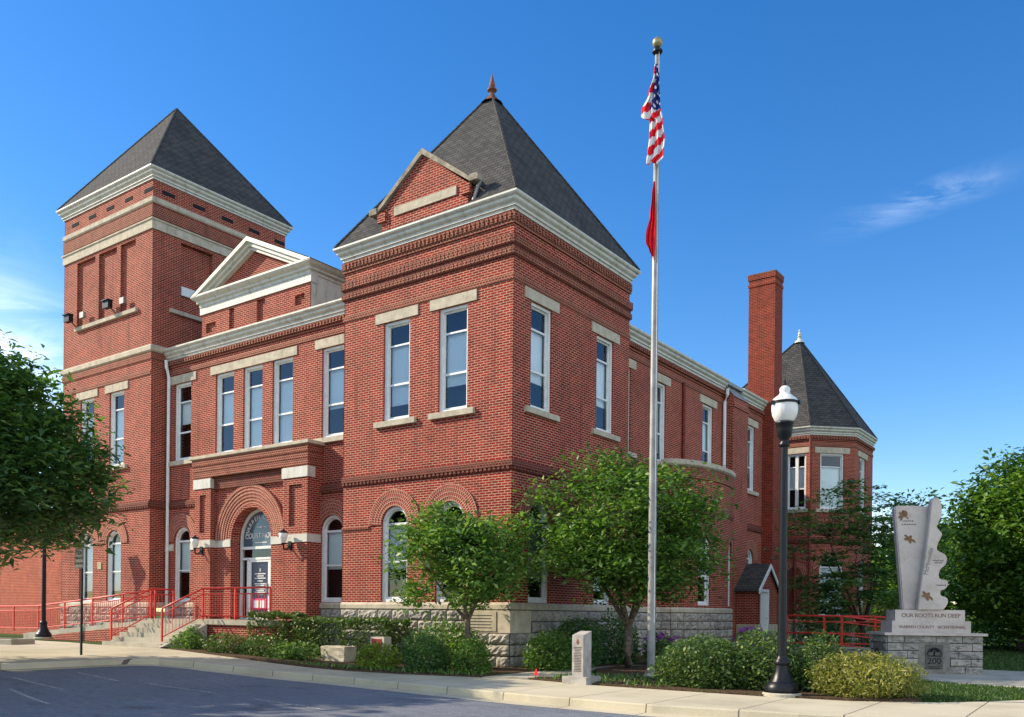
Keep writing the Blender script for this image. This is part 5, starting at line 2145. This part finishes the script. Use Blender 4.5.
def shrub(name, base, rad, n, leaf_size, mat, label, seed, cat='shrub', group=None, lob=0.25, clip=0.0, stems=True, flat=0.3, aspect=0.6, droop=0.0, lift=0.55, box=False, spiky=False):
    """rounded bush of separate leaves over short stems"""
    rng = np.random.default_rng(seed)
    b = Vector(base)
    t_ = thing(name, base, label, cat, group)
    if box:
        U = rng.uniform(-1, 1, (n, 3))
        ax = rng.integers(0, 3, n)
        sg = np.where(rng.uniform(size=n) < .5, -1, 1)
        shell_ = rng.uniform(0.80, 1.0, n)
        U[np.arange(n), ax] = sg * shell_
        U[(ax == 2) & (sg < 0), 2] *= -1
        ph = rng.uniform(0, 6.28, 6)
        bump = 1 + .05 * np.sin(3 * U[:, 0] * rad[0] + ph[0]) + .05 * np.sin(5 * U[:, 0] * rad[0] + 4 * U[:, 1] + ph[1]) + .03 * rng.normal(size=n)
        Q = U * np.array(rad) * bump[:, None]
        D = U
        Q[:, 2] += rad[2]
    else:
        D = rng.normal(size=(n, 3))
        D /= np.linalg.norm(D, axis=1)[:, None]
        L = rng.normal(size=(14, 3))
        L /= np.linalg.norm(L, axis=1)[:, None]
        A = rng.uniform(-lob, lob, 14)
        f = 1 + (np.maximum(D @ L.T, 0) ** 6 * A).sum(1)
        if spiky:
            r = rng.uniform(0.25, 1.06, n)
        else:
            r = rng.uniform(0.0, 1, n) ** 0.28
            r *= 1 + .06 * rng.normal(size=n)
        Q = D * (r * f)[:, None] * np.array(rad)
        Q[:, 2] = np.where(Q[:, 2] < -rad[2] * lift, -rad[2] * lift + rng.uniform(0, .1, n), Q[:, 2])
        Q[:, 2] += rad[2] * lift
    Q += np.array(base)
    Q = Q[not_in_house(Q)] if len(Q) else Q
    leaf_mesh('foliage', Q, leaf_size, rng, mat, t_, flat, aspect, droop=droop)
    if stems:
        mb = MB()
        for k in range(9):
            a = 2 * math.pi * k / 9 + rng.uniform(-.3, .3)
            e = b + Vector((rad[0] * .6 * math.cos(a), rad[1] * .6 * math.sin(a), rad[2] * rng.uniform(.7, 1.25)))
            mb.tube([b + Vector((rad[0] * .12 * math.cos(a), rad[1] * .12 * math.sin(a), -.05)), b.lerp(e, .5) + Vector((0, 0, .05)), e], [.022, .015, .006], 5)
        mb.build('stems', M['bark'], t_)
    return t_


# trees in front of the courthouse
tree('young_tree', (0.25, -2.15, 0.03), 5, (0.15, -2.2, 2.98), (2.15, 1.9, 1.85), 110, 140, 0.28, 0.125, M['leaf_mid'], M['bark'],
     'small leafy tree at the near tower corner, its trunk rising behind the round shrubs', 0.085, 11, 'small trees before the courthouse', shell=0.18, lob=0.6, forks=4, fork_z=1.35, cut=not_in_house)
tree('young_tree', (2.55, 2.05, 0.03), 6, (2.5, 1.7, 3.5), (2.6, 2.35, 2.3), 220, 170, 0.33, 0.125, M['leaf_mid'], M['bark'],
     'broad leafy tree directly behind the flagpole', 0.13, 12, 'small trees before the courthouse', shell=0.28, lob=0.6, forks=5, fork_z=1.25, cut=not_in_house)
# big dark tree at the left of the picture
tree('shade_tree', (-10.3, -10.1, 0.2), 9, (-10.7, -10.25, 5.4), (4.45, 4.45, 2.85), 950, 70, 0.36, 0.22, M['leaf_dark'], M['bark_dark'],
     'large dark spreading tree at the left edge over the parking sign', 0.22, 13, shell=0.42, lob=0.28, zflat=0.42, flat=0.9, forks=6, fork_z=2.7, droop=0.9, aspect=0.42)
# layered dark tree behind the monument
tree('dogwood_tree', (5.6, 14.3, 0.03), 5, (5.2, 14.3, 3.6), (2.4, 2.2, 3.0), 180, 56, 0.34, 0.16, M['leaf_dark'], M['bark_dark'],
     'dark tree with flat layered branches before the far clipped-corner tower', 0.09, 14, shell=0.3, lob=0.4, zflat=0.13, forks=5, fork_z=1.1, flat=1.6)
tree('thin_tree', (6.3, 18.6, 0.0), 6, (6.2, 18.6, 4.0), (1.5, 1.5, 2.6), 110, 40, 0.30, 0.18, M['leaf_dark'], M['bark_dark'],
     'thin open tree peeping up directly behind the monument', 0.07, 15, shell=0.2, lob=0.5, forks=4, fork_z=1.6)
# large trees on the lawn at the right
tree('lawn_tree', (9.3, 26.9, 0.0), 9, (10.3, 27.8, 5.2), (4.3, 4.1, 4.15), 640, 84, 0.5, 0.24, M['leaf_far'], M['bark_dark'],
     'large green tree on the lawn just right of the monument', 0.20, 16, 'big trees on the right lawn', shell=0.35, lob=0.3, forks=6, fork_z=2.4, lean=(.5, .3))
tree('lawn_tree', (11.6, 25.0, 0.0), 9, (14.0, 26.3, 5.2), (3.6, 3.6, 4.8), 520, 72, 0.5, 0.26, M['leaf_far'], M['bark_dark'],
     'dark-stemmed tree at the right edge with foliage almost to the grass', 0.22, 17, 'big trees on the right lawn', shell=0.3, lob=0.3, forks=6, fork_z=1.6)
for k, (x, y, h, r) in enumerate(((3.0, 46, 4.0, 4.4), (9.5, 52, 4.5, 5.0), (17, 50, 5.0, 5.5), (-4, 56, 4.0, 4.5), (24, 44, 5, 5.5))):
    tree('distant_tree', (x, y, 0.0), 9, (x, y, h), (r, r, h * .82), 220, 50, 0.75, 0.45, M['leaf_far'], M['bark_dark'],
         ['low distant tree showing left of the monument', 'distant tree seen low between the monument and the lawn tree', 'distant tree behind the lawn trees',
          'distant tree hidden behind the far tower', 'distant tree beyond the right edge'][k], 0.2, 30 + k, 'distant trees beyond the lawn', forks=4, fork_z=1.2, limbs=6)
# street trees just outside the picture on the left: they shade the street and the pavement
tree('street_tree', (-13.0, -18.5, 0.25), 9, (-13.0, -18.5, 6.4), (5.0, 5.0, 3.7), 230, 34, 0.6, 0.4, M['leaf_dark'], M['bark_dark'],
     'street tree left of the picture shading the street', 0.2, 21, 'street trees off to the left', limbs=6)
tree('street_tree', (-5.5, -20.5, -.15), 9, (-5.5, -20.5, 6.6), (4.6, 4.6, 3.6), 230, 34, 0.6, 0.4, M['leaf_dark'], M['bark_dark'],
     'second street tree left of the camera shading the street', 0.2, 22, 'street trees off to the left', limbs=6)

# shrubs in the beds
DK, HG, MD, LM, YL = M['leaf_dark'], M['leaf_hedge'], M['leaf_mid'], M['leaf_lime'], M['leaf_yellow']
shrub('weedy_shrub', (-10.9, -2.55, .2), (.75, .45, .55), 1500, .09, MD, 'scruffy light green weeds at the foot of the stair railing', 41, lob=.5)
shrub('low_shrub', (-8.9, -2.55, .16), (1.0, .6, .42), 2600, .075, HG, 'low dark bush nearest the steps', 42, group='low bushes by the pavement')
shrub('low_shrub', (-7.5, -2.35, .13), (1.05, .6, .42), 2700, .075, HG, 'low dark bush before the left clipped hedge', 43, group='low bushes by the pavement')
shrub('weedy_shrub', (-6.0, -2.45, .07), (.85, .5, .36), 1500, .09, MD, 'straggly weeds left of the rough stone block', 44, lob=.6, spiky=True)
shrub('hedge', (-8.55, -0.9, .12), (.92, .55, .66), 5200, .085, HG, 'dark clipped hedge right below the entrance door', 45, 'hedge', box=True, group='clipped hedges')
shrub('hedge', (-5.2, -0.85, .05), (2.0, .55, .62), 9500, .085, HG, 'longer dark clipped hedge behind the rough stone block', 46, 'hedge', box=True, group='clipped hedges')
shrub('yellow_shrub', (-2.1, -3.0, .03), (.66, .50, .46), 3000, .065, LM, 'bright yellow-green mound in front of the red plaque', 47, lob=.35)
shrub('round_shrub', (-0.62, -2.72, .03), (.70, .60, .66), 5200, .065, DK, 'dark round bush beside the red plaque', 48, group='rounded bushes at the tower corner')
shrub('round_shrub', (.72, -2.55, .03), (.55, .48, .56), 3200, .07, MD, 'smaller round bush just right of the dark one', 49, group='rounded bushes at the tower corner')
shrub('corner_shrub', (-1.0, -1.3, .03), (1.3, .55, .78), 5200, .085, MD, 'leafy green bush behind the young tree trunk', 50)
shrub('side_shrub', (1.25, .1, .03), (.72, .62, .66), 3800, .085, MD, 'green bush right of the carved corner stone', 51)
shrub('side_shrub', (0.95, 2.0, .03), (.72, .9, .95), 4600, .085, DK, 'dark bush against the side foundation, left of the stone marker', 52, group='dark bushes on the side wall')
shrub('side_shrub', (0.95, 4.3, .03), (.75, 1.1, .95), 4600, .085, DK, 'dark bush against the side foundation behind the broad tree', 53, group='dark bushes on the side wall')
shrub('privet_bush', (6.65, -2.15, .03), (1.1, .95, .68), 11000, .07, HG, 'large rounded bush right of the flagpole foot', 54, lob=.15, group='large bushes by the lamp')
shrub('privet_bush', (7.85, -1.75, .03), (.85, .9, .68), 8500, .07, HG, 'large rounded bush touching the lamp on its left', 55, lob=.15, group='large bushes by the lamp')
shrub('privet_bush', (8.95, -1.75, .03), (.50, .55, .76), 3600, .07, HG, 'upright bush peeping out right of the lamp base', 56, lob=.2, group='large bushes by the lamp')
shrub('spirea_bush', (9.85, -2.2, .03), (1.0, .8, .54), 9000, .085, YL, 'wide yellowish arching bush before the monument', 57, lob=.3, aspect=.28, droop=.8, spiky=False, flat=.2)
shrub('leafy_shrub', (4.3, 14.0, .03), (1.0, .9, 1.45), 3200, .14, DK, 'dark upright shrub under the far tower, left of the layered tree', 58, lift=.9, lob=.4)
shrub('lawn_shrub', (9.3, 31.5, 0), (2.4, 1.6, 1.5), 3600, .22, M['leaf_bright'], 'sunlit light green bush far back under the lawn tree', 59, lob=.4)
shrub('lawn_shrub', (5.0, 22.0, 0), (2.2, 1.5, 1.5), 2600, .2, M['leaf_yellow'], 'yellow-green bush low between far tower and monument', 60, lob=.4)
for k, (x, y, s) in enumerate(((2.4, 4.4, .62), (5.0, 6.3, .6), (3.6, 8.6, .7))):
    fb_ = shrub('flowering_shrub', (x, y, .03), (s, s, s * .95), 1500, .10, MD,
                ['bush with purple flowers under the broad tree', 'bush with purple flowers beyond the large round bushes', 'bush with purple flowers at the garden railing'][k],
                70 + k, 'flowering shrub', 'purple-flowered bushes along the side')
    rng = np.random.default_rng(80 + k)
    D_ = rng.normal(size=(34, 3))
    D_ /= np.linalg.norm(D_, axis=1)[:, None]
    D_[:, 2] = np.abs(D_[:, 2])
    Cc = D_ * s * 1.02 + np.array((x, y, .03 + s * .55))
    Cc = np.repeat(Cc, 8, 0) + rng.normal(size=(272, 3)) * .03
    leaf_mesh('flowers', Cc, .07, rng, M['purple'], fb_, 0.2, .9)

# weeds and litter in the mulch, grass on the lawns: nobody could count these
rng = np.random.default_rng(99)


def scatter(poly, n):
    P = np.array(poly)
    lo, hi = P.min(0), P.max(0)
    out = []
    while len(out) < n:
        q = rng.uniform(lo, hi, (n, 2))
        x, y = q[:, 0], q[:, 1]
        ins = np.zeros(len(q), bool)
        j = len(P) - 1
        for i in range(len(P)):
            c_ = ((P[i, 1] > y) != (P[j, 1] > y)) & (x < (P[j, 0] - P[i, 0]) * (y - P[i, 1]) / (P[j, 1] - P[i, 1] + 1e-12) + P[i, 0])
            ins ^= c_
            j = i
        out += list(q[ins])
    return np.array(out[:n])


def grass_mesh(name, pts, h, z0, mat, label=None):
    n = len(pts)
    set_org((0, 0, 0))
    a = rng.uniform(0, 6.28, n)
    hh = h * rng.uniform(.5, 1.4, n)
    w = 0.012 + 0.10 * hh
    V = np.zeros((n, 3, 3))
    V[:, 0, 0] = pts[:, 0] - np.cos(a) * w
    V[:, 0, 1] = pts[:, 1] - np.sin(a) * w
    V[:, 1, 0] = pts[:, 0] + np.cos(a) * w
    V[:, 1, 1] = pts[:, 1] + np.sin(a) * w
    V[:, 2, :2] = pts + rng.normal(size=(n, 2)) * hh[:, None] * .45
    V[:, :, 2] = z0
    V[:, 2, 2] += hh
    me = bpy.data.meshes.new(name)
    me.vertices.add(n * 3)
    me.vertices.foreach_set('co', V.ravel())
    me.loops.add(n * 3)
    me.loops.foreach_set('vertex_index', np.arange(n * 3))
    me.polygons.add(n)
    me.polygons.foreach_set('loop_start', np.arange(0, n * 3, 3))
    me.polygons.foreach_set('loop_total', np.full(n, 3))
    me.materials.append(mat)
    me.update()
    me.validate()
    o = bpy.data.objects.new(name, me)
    COL.objects.link(o)
    return tag(o, label, 'grass', None, 'stuff')


GL = [(10.3, -1.9), (11.2, -2.25), (11.8, -1.5), (12.25, -.7), (12.6, .3), (12.9, 1.9), (10.3, 2.8), (8.7, 4.1), (8.2, 2.0), (9.0, 0)]
GB = [(8.6, 9.8), (13.4, 9.6), (18, 22), (16, 34), (4, 34), (5.5, 16), (8.9, 13)]
GM = [(4.6, 1.5), (6.4, -.2), (8.8, 0.2), (8.2, 4.2), (6.3, 6.6), (4.8, 6.6), (3.4, 4.6)]
grass_mesh('grass', np.vstack([scatter(GL, 16000), scatter(GM, 9000), scatter(GB, 26000)]), 0.07, -0.02, M['grass'], 'short green grass on the lawns around the monument')
WB = [(-5.5, -3.5), (-.6, -3.55), (1.4, -3.05), (1.4, -2.6), (-1.0, -3.1), (-5.5, -3.0)]
WB2 = [(2.7, -2.8), (4.9, -3.2), (6.2, -3.2), (5.4, -.5), (3.4, -1.0)]
grass_mesh('weeds', np.vstack([scatter(WB, 500), scatter(WB2, 450)]), 0.10, 0.03, M['leaf_mid'], 'thin weeds in the mulch beds')
set_org((0, 0, 0))
lp_ = np.vstack([scatter(WB, 900), scatter(WB2, 1400)])
lm = leaf_mesh('leaf_litter', np.column_stack([lp_, np.full(len(lp_), .045)]), .07, rng, M['bark'], None, 3.0, .6)
tag(lm, 'dry leaf litter on the mulch beds', 'leaf litter', None, 'stuff')
